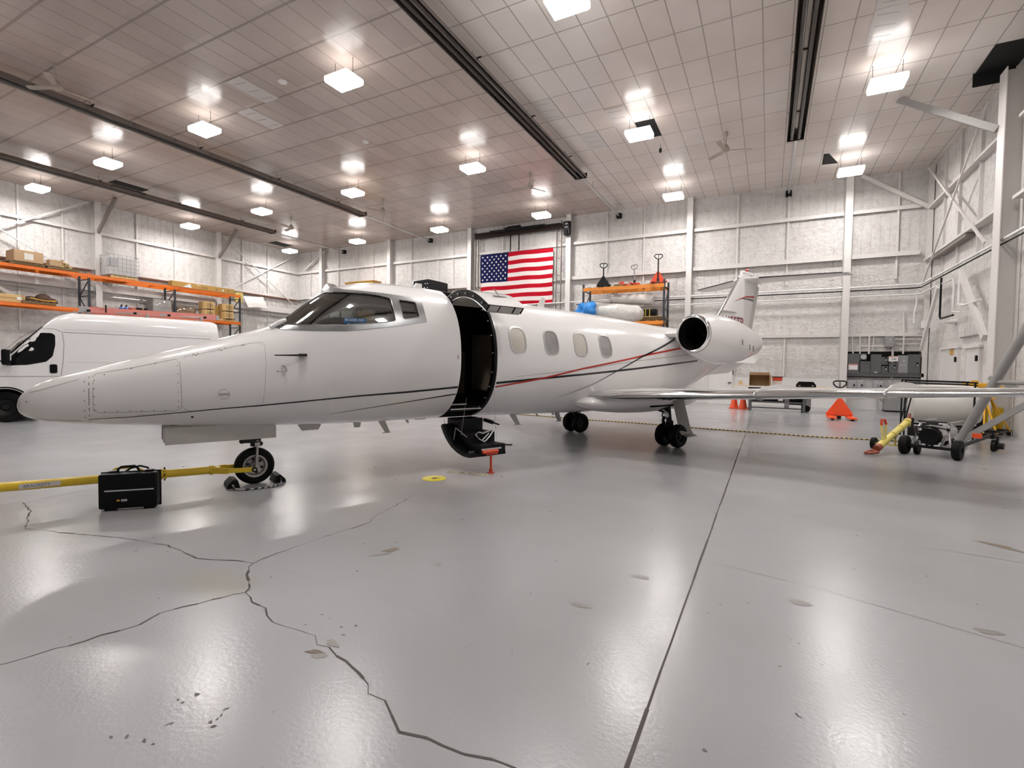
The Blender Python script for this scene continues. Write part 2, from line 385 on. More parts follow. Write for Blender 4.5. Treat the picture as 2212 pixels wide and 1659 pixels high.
# ceiling: faced insulation boards in a 2 x 4 ft grid
mc = bpy.data.materials.new('ceiling_insulation_boards'); nt, N, L = nodes(mc); b = N['Principled BSDF']; tc = N.new('ShaderNodeTexCoord')
sep = N.new('ShaderNodeSeparateXYZ'); L.new(tc.outputs['Object'], sep.inputs[0]); X_, Y_ = sep.outputs[0], sep.outputs[1]
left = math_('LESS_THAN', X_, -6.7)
def gridline(v, period, anchor, half):
    u = math_('DIVIDE', math_('SUBTRACT', v, anchor), period)
    f = math_('FRACT', math_('ADD', u, 0.5)); return math_('LESS_THAN', math_('ABSOLUTE', math_('SUBTRACT', f, 0.5)), half / period)
wob = math_('MULTIPLY', math_('SUBTRACT', noise(2.5, 2), 0.5), 0.02)
gxl = gridline(math_('ADD', X_, wob), 0.5925, -0.32, 0.013)
ya = gridline(math_('ADD', Y_, wob), 1.208, 11.72, 0.015); yb = gridline(math_('ADD', Y_, wob), 1.187, 10.72, 0.030)  # left cross joints drawn wider, with the shadow along them painted in
gyl = math_('ADD', math_('MULTIPLY', ya, math_('SUBTRACT', 1.0, left)), math_('MULTIPLY', yb, left))
# per board tone and tilt
cx_ = math_('FLOOR', math_('DIVIDE', math_('ADD', X_, 0.32), 0.5925)); cy_ = math_('FLOOR', math_('DIVIDE', math_('SUBTRACT', Y_, 10.6), 1.2))
cmb = N.new('ShaderNodeCombineXYZ'); L.new(cx_, cmb.inputs[0]); L.new(cy_, cmb.inputs[1])
wn = N.new('ShaderNodeTexWhiteNoise'); L.new(cmb.outputs[0], wn.inputs['Vector'])
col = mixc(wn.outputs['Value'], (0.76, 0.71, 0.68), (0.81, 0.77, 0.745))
left_tone = mixc(wn.outputs['Value'], (0.46, 0.40, 0.365), (0.54, 0.475, 0.44))  # darker, browner board tone for the left region
col = mixc(left, col, left_tone)
big = ramp(noise(0.18, 4, None, .6), [(0.35, (1.04, 1.03, 1.02)), (0.7, (0.82, 0.76, 0.72))])
col = mixc(1.0, col, big, 'MULTIPLY')
lines = math_('MAXIMUM', gxl, gyl)
col = mixc(math_('MULTIPLY', lines, 0.68), col, (0.20, 0.165, 0.14))
L.new(col, b.inputs['Base Color']); b.inputs['Roughness'].default_value = 0.21; b.inputs['Specular IOR Level'].default_value = 0.55
bp = N.new('ShaderNodeBump'); bp.inputs['Strength'].default_value = 0.35; bp.inputs['Distance'].default_value = 0.03
mp2 = N.new('ShaderNodeMapping'); mp2.inputs['Scale'].default_value = (1.6, 0.8, 1); L.new(tc.outputs['Object'], mp2.inputs[0])
hgt = math_('ADD', math_('ADD', math_('MULTIPLY', noise(3.0, 3, mp2.outputs[0]), 0.55), math_('MULTIPLY', noise(14, 3), 0.06)), math_('MULTIPLY', wn.outputs['Value'], 0.25))
L.new(hgt, bp.inputs['Height']); L.new(bp.outputs[0], b.inputs['Normal'])
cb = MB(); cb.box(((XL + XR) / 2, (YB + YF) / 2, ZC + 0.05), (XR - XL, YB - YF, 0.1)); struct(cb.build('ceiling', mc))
m_board = mat('fresh_insulation_board', (0.66, 0.62, 0.60), 0.2, var=.03, bump=.15, bscale=3)
m_ink = mat('faded_grey_print', (0.30, 0.26, 0.25), 0.5)

# walls: sprayed white insulation
def wall_mat(name, ua):
    global N, L, tc
    m = bpy.data.materials.new(name); nt, N_, L_ = nodes(m); N, L = N_, L_; b = N['Principled BSDF']; tc = N.new('ShaderNodeTexCoord')
    sep = N.new('ShaderNodeSeparateXYZ'); L.new(tc.outputs['Object'], sep.inputs[0]); Z_ = sep.outputs[2]; U_ = sep.outputs[ua]
    m1 = N.new('ShaderNodeMapping'); m1.inputs['Scale'].default_value = (1, 1, 0.3); L.new(tc.outputs['Object'], m1.inputs[0])
    drip = ramp(noise(4.5, 5, m1.outputs[0], .6), [(0.42, g3(0)), (0.75, g3(1))])
    m2 = N.new('ShaderNodeMapping'); m2.inputs['Scale'].default_value = (0.12, 0.12, 1.6); L.new(tc.outputs['Object'], m2.inputs[0])
    band = ramp(noise(1.6, 4, m2.outputs[0], .55), [(0.5, g3(0)), (0.75, g3(1))])
    low = math_('LESS_THAN', Z_, 5.9)
    col = mixc(math_('MULTIPLY', drip, 0.34), (0.77, 0.745, 0.73), (0.48, 0.43, 0.40))
    col = mixc(math_('MULTIPLY', math_('MULTIPLY', band, low), 0.5), col, (0.45, 0.40, 0.37))
    rp = ramp(math_('SINE', math_('MULTIPLY', U_, 21.0)), [(0.8, g3(0)), (1.0, g3(1))])
    col = mixc(math_('MULTIPLY', math_('MULTIPLY', rp, math_('GREATER_THAN', Z_, 5.0)), ramp(noise(0.5, 2), [(0.45, g3(0)), (0.6, g3(.28))])), col, (0.36, 0.32, 0.30))
    dirt = ramp(noise(5, 7, None, .72), [(0.50, g3(0)), (0.70, g3(1))])
    col = mixc(math_('MULTIPLY', dirt, 0.45), col, (0.36, 0.31, 0.28))
    wains = math_('LESS_THAN', Z_, 1.17)
    col = mixc(wains, col, (0.72, 0.705, 0.695))
    L.new(col, b.inputs['Base Color']); b.inputs['Roughness'].default_value = 0.75
    bp = N.new('ShaderNodeBump'); bp.inputs['Distance'].default_value = 0.10
    L.new(math_('MULTIPLY', math_('SUBTRACT', 1.0, wains), 0.8), bp.inputs['Strength'])
    L.new(math_('ADD', noise(7, 6, None, .62), math_('MULTIPLY', noise(22, 4), .5)), bp.inputs['Height']); L.new(bp.outputs[0], b.inputs['Normal'])
    return m
mwb = wall_mat('sprayed_insulation_wall', 0); mwl = wall_mat('sprayed_insulation_wall_side', 1)
bw = MB(); bw.box(((XL + XR) / 2, YB + 0.1, ZC / 2), (XR - XL + .4, 0.2, ZC)); struct(bw.build('wall_back', mwb))
bw = MB(); bw.box((XL - 0.1, (YB + YF) / 2, ZC / 2), (0.2, YB - YF, ZC)); struct(bw.build('wall_left', mwl))
bw = MB(); bw.box((XR + 0.1, (YB + YF) / 2, ZC / 2), (0.2, YB - YF, ZC)); struct(bw.build('wall_right', mwl))
bw = MB(); bw.box(((XL + XR) / 2, YF - 0.1, ZC / 2), (XR - XL + .4, 0.2, ZC)); struct(bw.build('wall_front', M['steel']))

# steel frame: columns, girts, studs, braces
tn = [0]
def trim(mb, m=None, smooth=False):
    tn[0] += 1; return struct(mb.build('trim_%d' % tn[0], m or M['steel'], smooth=smooth))
def hcol(x, y, axis, z0=0, z1=ZC, wd=.26, dp=.42):
    # I-section: two flanges and a web, flange faces the room
    mb = MB()
    if axis == 'y':   # on the back wall
        mb.box((x, y - dp, (z0 + z1) / 2), (wd, .02, z1 - z0)); mb.box((x, y - dp / 2, (z0 + z1) / 2), (.016, dp, z1 - z0)); mb.box((x, y - .02, (z0 + z1) / 2), (wd, .02, z1 - z0))
    else:
        sg = 1 if x < 0 else -1
        mb.box((x + sg * dp, y, (z0 + z1) / 2), (.02, wd, z1 - z0)); mb.box((x + sg * dp / 2, y, (z0 + z1) / 2), (dp, .016, z1 - z0)); mb.box((x + sg * .02, y, (z0 + z1) / 2), (.02, wd, z1 - z0))
    return trim(mb)
for x in (-26.3, -20.5, -14.75, -8.95, -3.25, 2.60): hcol(x, YB, 'y', wd=.24, dp=.36)
for y in (5.9, 11.82, 17.62): hcol(XL, y, 'x', wd=.26, dp=.40)
for y in (16.12, 10.2): hcol(XR, y, 'x', z1=8.75, wd=.42, dp=.40)
hcol(5.11, YB, 'y', wd=.16, dp=.22)
def girt_back(z, x0, x1, h=.07, d=.14, drop=True, m=None):
    mb = MB(); mb.box(((x0 + x1) / 2, YB - d / 2, z), (x1 - x0, d, h)); 
    if drop: mb.box(((x0 + x1) / 2, YB - d + .01, z - h / 2 - .03), (x1 - x0, .015, .07))
    trim(mb, m)
bays = [(-28.8, -26.45), (-26.15, -20.65), (-20.35, -14.9), (-8.8, -3.4), (-3.1, 2.45), (2.75, 4.85)]
for x0, x1 in bays:
    girt_back(7.68, x0, x1); girt_back(5.96, x0, x1, h=.10, d=.2)
    girt_back(2.93, x0, x1, h=.05, d=.12)
for z in (7.68, 5.96, 4.9): girt_back(z, -14.6, -9.1, h=.06, d=.10)
for y0, y1 in ((-3, 5.75), (6.05, 11.7), (11.95, 17.5), (17.75, 23.3)):
    for z, h, d in ((7.66, .07, .14), (5.93, .08, .2)):
        mb = MB(); mb.box((XL + d / 2, (y0 + y1) / 2, z), (d, y1 - y0, h)); mb.box((XL + d - .01, (y0 + y1) / 2, z - h / 2 - .03), (.015, y1 - y0, .07)); trim(mb)
    mb = MB(); mb.box((XL + .09, (y0 + y1) / 2, 5.80), (.19, (y1 - y0) * .96, .09)); trim(mb, M['rust'])
    mb = MB(); mb.box((XL + .12, (y0 + y1) / 2, 5.0), (.24, y1 - y0, .34)); trim(mb)
for y0, y1 in ((5, 9.9), (10.5, 15.8), (16.4, 23.3)):
    for z, h, d in ((7.5, .07, .2), (5.62, .08, .25)):
        mb = MB(); mb.box((XR - d / 2, (y0 + y1) / 2, z), (d, y1 - y0, h)); trim(mb)
    mb = MB(); mb.box((XR - .13, (y0 + y1) / 2 + .8, 5.52), (.2, (y1 - y0) * .5, .10)); trim(mb, M['steel_dirty'])
mb = MB()
for x in (-27.6, -25, -23.33, -22, -19, -17.01, -16, -12.81, -11.01, -7.08, -5.3, -1.34, 0.56, 4.18):
    mb.box((x, YB - .045, 7.0), (.07, .09, 4.0)); mb.box((x, YB - .04, 2.1), (.06, .08, 1.7))
trim(mb)
mb = MB()
for y in (9.1, 10.6, 13.6, 15.4, 19.3, 21.0): mb.box((XL + .04, y, 5.9), (.08, .07, 6.2))
for y in (18.6, 20.3, 21.8): mb.box((XR - .04, y, 6.9), (.08, .07, 4.2))
trim(mb)
# knee braces under the ceiling and cross bracing
def brace(a, b_, wd=.14, h=.10, m=None):
    mb = MB(); mb.beam(a, b_, wd, h); return trim(mb, m)
brace((-28.44, 11.82, 7.60), (-27.0, 11.9, 9.03), .10, .16, M['steel_dirty']); brace((-28.44, 17.62, 7.60), (-27.0, 17.75, 9.03), .10, .16, M['steel_dirty'])
brace((XR - .42, 16.3, 7.45), (3.0, 17.26, 9.03), .12, .16, M['pipe_grey']); brace((2.97, 23.2, 9.0), (5.12, 23.2, 7.5), .10, .14)
brace((XL + .3, 11.5, 8.95), (XL + .3, 6.1, 5.5), .05, .07); brace((XL + .32, 6.1, 8.3), (XL + .32, 11.6, 5.1), .05, .05)
brace((XL + .3, 17.9, 8.9), (XL + .3, 23.1, 5.2), .05, .05); brace((XL + .33, 23.1, 8.9), (XL + .33, 17.9, 5.6), .05, .06)
brace((-26.0, 23.15, 8.9), (-27.9, 23.15, 7.8), .08, .10)
brace((XR - .3, 22.9, 8.9), (XR - .3, 17.2, 4.9), .05, .07); brace((XR - .33, 17.3, 8.6), (XR - .33, 22.9, 4.7), .05, .05)
brace((XR - .3, 18.9, 4.4), (XR - .3, 16.9, 2.4), .10, .20); brace((XR - .35, 20.9, 4.3), (XR - .35, 22.6, 2.3), .08, .16)
brace((XL + .25, 8.0, 4.75), (XL + .25, 9.9, 3.6), .08, .14); brace((XL + .25, 7.9, 4.75), (XL + .25, 6.2, 3.8), .08, .14)
# pipes along the walls
def pipe(name, label, pts, r, m=None, cat='pipe', group='pipes on the hangar walls'):
    mb = MB(); mb.tube(pts, r, 8); o = mb.build(name, m or M['white'], smooth=True); return tag(o, label, cat, group)
pipe('sprinkler_pipe', 'upper white pipe running along the back wall and turning onto the right wall', [(-27.9, 23.08, 4.72), (4.75, 23.08, 4.72), (4.9, 22.9, 4.72), (4.95, 11, 4.72)], .035)
pipe('gas_pipe', 'thin black pipe just below the upper white pipe along the walls', [(-8.5, 23.12, 4.60), (4.72, 23.12, 4.60), (4.88, 22.95, 4.60), (4.93, 11, 4.60)], .022, M['black'])
pipe('air_pipe', 'lower white pipe hung on short drops below the black pipe', [(-8.5, 23.08, 4.36), (4.7, 23.08, 4.36), (4.85, 22.9, 4.36), (4.92, 19.6, 4.36), (4.92, 19.5, 4.2), (4.92, 19.5, 3.35), (4.92, 18.8, 3.25)], .026)
pipe('conduit_pipe', 'white pipe loop dropping down the right wall beside the diagonal brace', [(4.90, 18.9, 4.5), (4.90, 18.9, 3.5), (4.90, 18.4, 3.42), (4.90, 17.2, 3.42)], .035)
pipe('drop_pipe', 'black pipe dropping from the wall pipes in the right corner', [(4.88, 20.6, 4.55), (4.88, 20.6, 3.3), (4.88, 20.5, 3.22), (4.88, 19.3, 3.22)], .03, M['black'])
mb = MB(); mb.box((XR - .04, 15.35, 7.3), (.08, .26, 1.9)); trim(mb, M['rust'])
pipe('wall_pipe', 'pair of thin pipes running low along the left wall behind the pallet rack', [(-28.6, -2, 4.62), (-28.6, 22.9, 4.62)], .04, M['alu'])

# ------------------------------------------------------------------ ceiling fittings
lamp_cols = [(-26.8, 'by the left wall'), (-21.1, 'second column from the left wall'), (-15.35, 'third column from the left wall'), (-9.56, 'fourth column from the left wall'), (-3.65, 'second column from the right wall'), (2.38, 'by the right wall')]
lamp_rows = [(21.1, 'row along the back wall'), (15.1, 'second row from the back wall'), (9.1, 'third row from the back wall'), (3.1, 'fourth row from the back wall')]
t0 = thing('high_bay_light', '', 'ceiling light', (0, 0, 0), group='high bay lights under the ceiling')
mb = MB(); mb.box((0, 0, .045), (.76, .58, .14), bev=.03); mb.build('housing', M['lamp_up'], t0)
mb = MB(); mb.box((0, 0, -.03), (.70, .52, .02)); mb.build('lens', M['lamp_down'], t0)
for x in (-.3, .3): mb = MB(); mb.cyl((x, 0, .08), (x, 0, .54), .006, n=6); mb.build('hanger', M['gear_dark'], t0)
first = True
for y, rl in lamp_rows:
    for x, cl in lamp_cols:
        lab = 'glowing high bay light, %s, %s' % (rl, cl)
        if first: t0.location = (x, y, 8.5); t0['label'] = lab; first = False
        else: dup(t0, (x, y, 8.5), label=lab)

# radiant tube heaters
tube_desc = ['nearest the right wall', 'second from the right wall', 'second from the left wall', 'nearest the left wall']
for (x, y1, dsc) in ((0.54, 17.86, tube_desc[0]), (-6.5, 17.95, tube_desc[1]), (-17.58, 17.96, tube_desc[2]), (-24.45, 18.2, tube_desc[3])):
    t = thing('radiant_tube_heater', 'long dark radiant tube heater under the ceiling, %s' % dsc, 'heater', (x, 0, 8.66), group='radiant tube heaters')
    y0 = -6
    mb = MB(); mb.prism([(-.24, -.02), (-.20, .10), (-.06, .19), (.06, .19), (.20, .10), (.24, -.02), (.225, -.02), (.19, .09), (.05, .175), (-.05, .175), (-.19, .09), (-.225, -.02)], 'y', y0, y1)
    mb.build('reflector', M['heater_shine'], t)
    mb = MB()
    for xx in (-.10, .10): mb.cyl((xx, y0, .04), (xx, y1 - .05, .04), .052, n=12)
    mb.build('burner_tube', M['heater'], t, smooth=True)
    mb = MB(); mb.box((0, y1, .08), (.46, .02, .20)); mb.build('end_plate', M['heater'], t)
    mb = MB(); mb.tube([(0, y1, .06), (0, 23.25, .06)], .045, 10); mb.build('flue_pipe', M['alu'], t, smooth=True)
    mb = MB(); mb.box((0, 23.3, .06), (.22, .2, .22)); mb.build('wall_plate', M['black'], t)
    mb = MB()
    for k in range(8):
        yy = -2 + k * 3.05
        mb.cyl((0, yy, .1), (0, yy, .37), .006, n=6)
        if yy < y1: mb.box((0, yy, .17), (.5, .04, .02))
    mb.build('hanger_rod', M['gear_dark'], t)

# ceiling fans
def make_fan():
    t = thing('ceiling_fan', '', 'ceiling fan', (0, 0, 0), group='ceiling fans')
    mb = MB(); mb.lathe([(0, 0), (.055, 0), (.06, -.06), (.03, -.14), (.015, -.15), (.013, -.42), (.03, -.42)]); mb.build('down_rod', M['blade'], t, True)
    mb = MB(); mb.lathe([(0, -.38), (.05, -.40), (.10, -.48), (.13, -.53), (.12, -.58), (.06, -.62), (0, -.63)]); mb.build('motor', M['blade'], t, True)
    for k in range(3):
        a = k * 2 * PI / 3; mb = MB(); R = Matrix.Rotation(a, 4, 'Z') @ Matrix.Translation((.46, 0, -.56)) @ Matrix.Rotation(.2, 4, 'X')
        pts = [(-.32, .05), (-.1, .07), (.25, .075), (.31, .05), (.31, -.05), (.25, -.075), (-.1, -.07), (-.32, -.05)]
        mb.prism(pts, 'z', -.006, .006); bmesh.ops.transform(mb.bm, matrix=R, verts=mb.bm.verts); mb.build('blade', M['blade'], t)
    return t
fan_spots = [((-1.40, 17.25), 'between the two right-hand tube heaters', .3), ((-8.44, 17.5), 'left of the second tube heater, by the flag bay', 1.1), ((-15.8, 17.36), 'at the end of the middle tube heater', .1), ((-22.04, 17.44), 'between the two far heaters near the left corner', .75), ((-16.37, 5.97), 'with dark dusty blade tips, beside the middle heater near the camera', 1.5)]
f0 = make_fan()
for i, (p, d, a) in enumerate(fan_spots):
    lab = 'dusty three-blade ceiling fan %s' % d
    if i == 0: f0.location = (*p, ZC); f0.rotation_euler.z = a; f0['label'] = lab
    else: dup(f0, (*p, ZC), a, lab)

# openings where boards are missing, patched boards, small fittings
def opening(name, label, pts, dz=.01):
    mb = MB(); mb.prism([(p[0], p[1]) for p in pts], 'z', ZC - dz, ZC + .03); tag(mb.build(name, M['void']), label, 'ceiling opening')
opening('ceiling_opening', 'dark torn triangular hole in the ceiling near the right wall', [(1.53, 21.42), (1.86, 20.47), (1.48, 20.4), (2.03, 21.5)][0:1] + [(1.50, 20.42), (1.66, 20.44), (2.03, 21.5)])
opening('ceiling_opening', 'dark square hole in the ceiling beside a high bay light', [(-3.86, 15.36), (-3.28, 15.36), (-3.28, 16.55), (-3.86, 16.55)])
opening('ceiling_opening', 'large dark opening in the ceiling above the right wall column', [(4.42, 15.35), (5.2, 15.35), (5.2, 16.6), (4.42, 16.6)])
opening('ceiling_opening', 'long dark slot in the ceiling by the left wall brace', [(-24.95, 10.75), (-24.36, 10.75), (-24.36, 12.0), (-24.95, 12.0)])
opening('ceiling_opening', 'dark hole in the ceiling near the far left corner', [(-28.0, 20.45), (-27.2, 20.45), (-27.2, 21.65), (-28.0, 21.65)])
mb = MB(); mb.box((4.78, 16.62, ZC - .16), (.80, .04, .34)); tag(mb.build('hanging_flap', M['void']), 'dark flap hanging from the large ceiling opening', 'flap')
pb0 = [((-12.85, 8.95), 'beside the light above the cockpit'), ((-14.1, 10.1), 'left of the round ceiling vent'), ((-5.95, 13.5), 'beside the long heater near the square hole'), ((-5.36, 16.0), 'left of the second heater end'),
       ((2.05, 11.0), 'first of a column near the right wall'), ((2.05, 12.2), 'second of a column near the right wall'), ((2.05, 13.4), 'third of a column near the right wall'), ((-4.2, 14.8), 'behind the light by the square hole')]
first = None
for (x, y), d in pb0:
    lab = 'newer pale insulation board with faint print, %s' % d
    if first is None:
        mb = MB(); mb.box((0, 0, 0), (.575, 1.185, .012)); first = tag(mb.build('insulation_board', m_board), lab, 'ceiling board', 'replacement ceiling boards'); first.location = (x, y, ZC - .008)
        mb = MB()
        for k in range(3):
            for j in range(14): mb.box((-.20 + j * .028, -.4 + k * .4 + j * .004, -.007), (.018, .035, .001))
        mb.build('print', m_ink, first)
    else: dup(first, (x, y, ZC - .008), label=lab)
mb = MB(); mb.lathe([(0, -.03), (.10, -.03), (.12, -.01), (.12, 0)], gz(610, 176, ZC)); tag(mb.build('ceiling_vent', M['white'], smooth=True), 'small round white disc vent on the ceiling above the nose', 'ceiling vent')
p = gz(790, 285, ZC); mb = MB(); mb.cyl(p, p - Vector((0, 0, .28)), .006, n=6); mb.lathe([(0, -.36), (.07, -.35), (.10, -.32), (.09, -.29), (.03, -.27), (0, -.27)], p)
tag(mb.build('hanging_sensor', M['white'], smooth=True), 'small white round sensor hanging on a rod from the ceiling', 'sensor')
p = gz(1427, 312, ZC); mb = MB(); mb.cyl(p, p - Vector((0, 0, .14)), .008, n=6); mb.sphere(p - Vector((0, 0, .2)), .06, 10, (.8, .8, 1.5)); tag(mb.build('ceiling_sensor', M['gear_dark'], smooth=True), 'small dark sensor hanging below the square ceiling hole', 'sensor')

# ------------------------------------------------------------------ lofted bodies
def pchip(xs, ys):
    n = len(xs); h = [xs[i + 1] - xs[i] for i in range(n - 1)]; d = [(ys[i + 1] - ys[i]) / h[i] for i in range(n - 1)]; m = [0] * n
    m[0], m[-1] = d[0], d[-1]
    for i in range(1, n - 1):
        if d[i - 1] * d[i] <= 0: m[i] = 0
        else:
            w1, w2 = 2 * h[i] + h[i - 1], h[i] + 2 * h[i - 1]; m[i] = (w1 + w2) / (w1 / d[i - 1] + w2 / d[i])
    def f(x):
        x = min(max(x, xs[0]), xs[-1]); i = 0
        while i < n - 2 and x > xs[i + 1]: i += 1
        t = (x - xs[i]) / h[i]; t2, t3 = t * t, t * t * t
        return (2 * t3 - 3 * t2 + 1) * ys[i] + (t3 - 2 * t2 + t) * h[i] * m[i] + (-2 * t3 + 3 * t2) * ys[i + 1] + (t3 - t2) * h[i] * m[i + 1]
    return f
class Loft:
    def __init__(s, ss, zt, zb, wd, k=.47, n=2.25, N=None):
        s.s0, s.s1 = ss[0], ss[-1]; s.zt, s.zb, s.w = pchip(ss, zt), pchip(ss, zb), pchip(ss, wd); s.k = k
        s.n = N or (lambda x: n)
    def ring(s, x, off=0.0, m=48, phi=None):
        zt, zb, w, n = s.zt(x) + off, s.zb(x) - off, max(.004, s.w(x) + off), s.n(x)
        zc = zb + s.k * (zt - zb); out = []
        for ph in (phi if phi is not None else [2 * PI * i / m for i in range(m)]):
            c, sn = math.cos(ph), math.sin(ph)
            y = w * math.copysign(abs(sn) ** (2 / n), sn)
            z = zc + ((zt - zc) if c > 0 else (zc - zb)) * math.copysign(abs(c) ** (2 / n), c)
            out.append((-x, y, z))
        return out
    def ys(s, x, z, off=0.0):
        zt, zb, w, n = s.zt(x), s.zb(x), s.w(x), s.n(x); zc = zb + s.k * (zt - zb)
        t = (z - zc) / ((zt - zc) if z > zc else (zc - zb)); t = min(.999, abs(t))
        y0 = w * (1 - t ** n) ** (1 / n)
        return y0 + off
    def P(s, x, z, off=0.004, sg=1):
        y = s.ys(x, z); e = .01
        # surface normal in the y-z plane for an even offset
        dy = s.ys(x, z + e) - s.ys(x, z - e); nn = Vector((1.0, -dy / (2 * e))); nn.normalize()
        if z > s.zt(x) - .02: nn = Vector((0, 1))
        return (-x, sg * (y + nn[0] * off), z + nn[1] * off)
    def solid(s, off=0, x0=None, x1=None, step=.12, m=64, mi=0):
        x0 = s.s0 if x0 is None else x0; x1 = s.s1 if x1 is None else x1
        k = max(2, int((x1 - x0) / step)); xs = [x0 + (x1 - x0) * i / k for i in range(k + 1)]
        if x0 == s.s0: xs = xs[:1] + [x0 + .004, x0 + .012, x0 + .03, x0 + .06] + xs[1:]
        mb = MB(); mb.mi = mi; V = mb.grid([s.ring(x, off, m) for x in xs], True)
        mb.bm.faces.new(V[0]); mb.bm.faces.new(V[-1][::-1]); return mb
    def patch(s, poly, name, m, parent, off=.004, rings=5, inner=None, sg=1):
        # conformal filled polygon (s,z); with inner it is a ring between two polygons of equal count
        mb = MB(); n = len(poly)
        cx, cz = sum(p[0] for p in poly) / n, sum(p[1] for p in poly) / n
        rows = []
        for r in range(rings + 1):
            t = r / rings; row = []
            for i, p in enumerate(poly):
                q = inner[i] if inner else (cx, cz); row.append(s.P(q[0] + (p[0] - q[0]) * t, q[1] + (p[1] - q[1]) * t, off, sg))
            rows.append(row)
        if not inner: rows = rows[1:]
        V = mb.grid(rows, True)
        if not inner: mb.bm.faces.new(V[0])
        # rim skirt for thickness
        rim = [mb.bm.verts.new(s.P(p[0], p[1], -.002, sg)) for p in poly]
        for i in range(n): mb.bm.faces.new((V[-1][i], V[-1][(i + 1) % n], rim[(i + 1) % n], rim[i]))
        return mb.build(name, m, parent, smooth=True)
    def strip(s, pts, name, m, parent, w0=.01, w1=None, off=.0025, sg=1, step=.06, mb=None):
        own = mb is None; mb = mb or MB(); P = [Vector(p) for p in pts]; Q = []
        for a, b in zip(P, P[1:]):
            k = max(1, int((b - a).length / step)); Q += [a.lerp(b, i / k) for i in range(k)]
        Q.append(P[-1]); n = len(Q); w1 = w0 if w1 is None else w1; rows = []
        for i, q in enumerate(Q):
            d = (Q[min(i + 1, n - 1)] - Q[max(i - 1, 0)]).normalized(); nr = Vector((-d.y, d.x)); ww = (w0 + (w1 - w0) * i / (n - 1)) / 2
            rows.append([s.P(q.x + nr.x * u, q.y + nr.y * u, off, sg) for u in (ww, 0, -ww)])
        mb.grid(rows)
        return mb.build(name, m, parent, smooth=True) if own else mb
def boolean(base, cutters, name, parent, op='DIFFERENCE', keep_mats=None):
    for c_, o_ in cutters:
        md = base.modifiers.new('b', 'BOOLEAN'); md.object = c_; md.operation = o_; md.solver = 'EXACT'
        try: md.material_mode = 'TRANSFER'
        except Exception: pass
    dg = bpy.context.evaluated_depsgraph_get(); dg.update()
    me = bpy.data.meshes.new_from_object(base.evaluated_get(dg)); me.name = name
    for c_, _ in cutters:
        if c_.name in bpy.data.objects: bpy.data.objects.remove(c_)
    bpy.data.objects.remove(base)
    me.polygons.foreach_set('use_smooth', [True] * len(me.polygons))
    try: me.set_sharp_from_angle(angle=math.radians(32))
    except Exception: pass
    o = bpy.data.objects.new(name, me); C.objects.link(o); o.parent = parent; return o

# ------------------------------------------------------------------ the jet
jet = thing('business_jet', 'white twin-engine business jet with open cabin door, filling the middle of the hangar', 'aircraft', (-5.64, 3.92, 0), math.atan2(-.912, -.41))
ss = [-2.085, -2.07, -2.02, -1.9, -1.7, -1.4, -1.1, -.8, -.5, -.2, .1, .4, .6, .8, 1.0, 1.2, 1.5, 1.9, 2.4, 3, 3.6, 4.3, 5, 6, 7, 8, 9, 10, 11, 12, 12.6]
zt = [1.065, 1.13, 1.20, 1.285, 1.365, 1.455, 1.556, 1.651, 1.744, 1.841, 1.947, 2.111, 2.282, 2.425, 2.54, 2.6, 2.643, 2.655, 2.64, 2.62, 2.6, 2.58, 2.56, 2.53, 2.487, 2.445, 2.43, 2.42, 2.41, 2.40, 2.38]
zb = [1.035, .985, .94, .89, .856, .825, .802, .78, .76, .742, .727, .712, .704, .698, .694, .692, .69, .69, .69, .688, .676, .662, .648, .636, .64, .76, 1.02, 1.36, 1.66, 1.93, 2.10]
sw = [-2.085, -2.07, -2.02, -1.9, -1.7, -1.4, -1.1, -.8, -.5, -.2, .1, .4, 1, 1.5, 2, 2.6, 3.2, 6, 7, 8, 9, 10, 11, 12, 12.6]
wv = [.012, .06, .115, .185, .245, .315, .385, .45, .51, .57, .63, .69, .8, .87, .92, .95, .97, .97, .93, .82, .70, .56, .43, .27, .15]
wf = pchip(sw, wv)
F = Loft(ss, zt, zb, [wf(x) for x in ss], .47, 2.25)
glass_poly = [(.235, 1.972), (.38, 1.965), (.54, 1.966), (.88, 1.977), (1.14, 2.007), (1.36, 2.04), (1.50, 2.066), (1.497, 2.217), (1.502, 2.365), (1.36, 2.398), (1.222, 2.41), (.977, 2.415), (.842, 2.42), (.80, 2.47), (.78, 2.7), (.22, 2.7), (.20, 2.02)]
side_poly = roundpoly([(1.603, 2.362), (1.832, 2.345), (1.835, 2.136), (1.612, 2.094)], .03)
frame_poly = [(.16, 1.945), (.215, 1.911), (.367, 1.899), (.528, 1.895), (.875, 1.905), (1.13, 1.938), (1.544, 2.008), (1.934, 2.083), (1.929, 2.24), (1.934, 2.415), (1.51, 2.438), (1.239, 2.453), (1.0, 2.47), (.93, 2.51), (.90, 2.8), (.10, 2.8), (.12, 1.99)]
def prism_obj(poly, y0, y1, mi_mat=None):
    mb = MB(); mb.prism([(-a_, b_) for a_, b_ in poly], 'y', y0, y1); return mb.build('cut', mi_mat or M['black'])
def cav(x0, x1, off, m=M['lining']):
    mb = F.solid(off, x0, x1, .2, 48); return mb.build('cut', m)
def tmpo(mb, m): return mb.build('tmp', m)
rounded_glass = roundpoly(glass_poly, .03, 2)
outer = tmpo(F.solid(0, step=.09, m=96), M['paint'])
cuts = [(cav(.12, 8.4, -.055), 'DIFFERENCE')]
for sg in (1, -1):
    cuts.append((prism_obj(rounded_glass, sg * .035, sg * 1.3, M['brushed']), 'DIFFERENCE')); cuts.append((prism_obj(side_poly, sg * .3, sg * 1.3, M['brushed']), 'DIFFERENCE'))
mb = MB(); mb.box((-2.725, .86, 1.66), (.61, 1.14, 1.93)); cuts.append((mb.build('cut', M['black']), 'DIFFERENCE'))
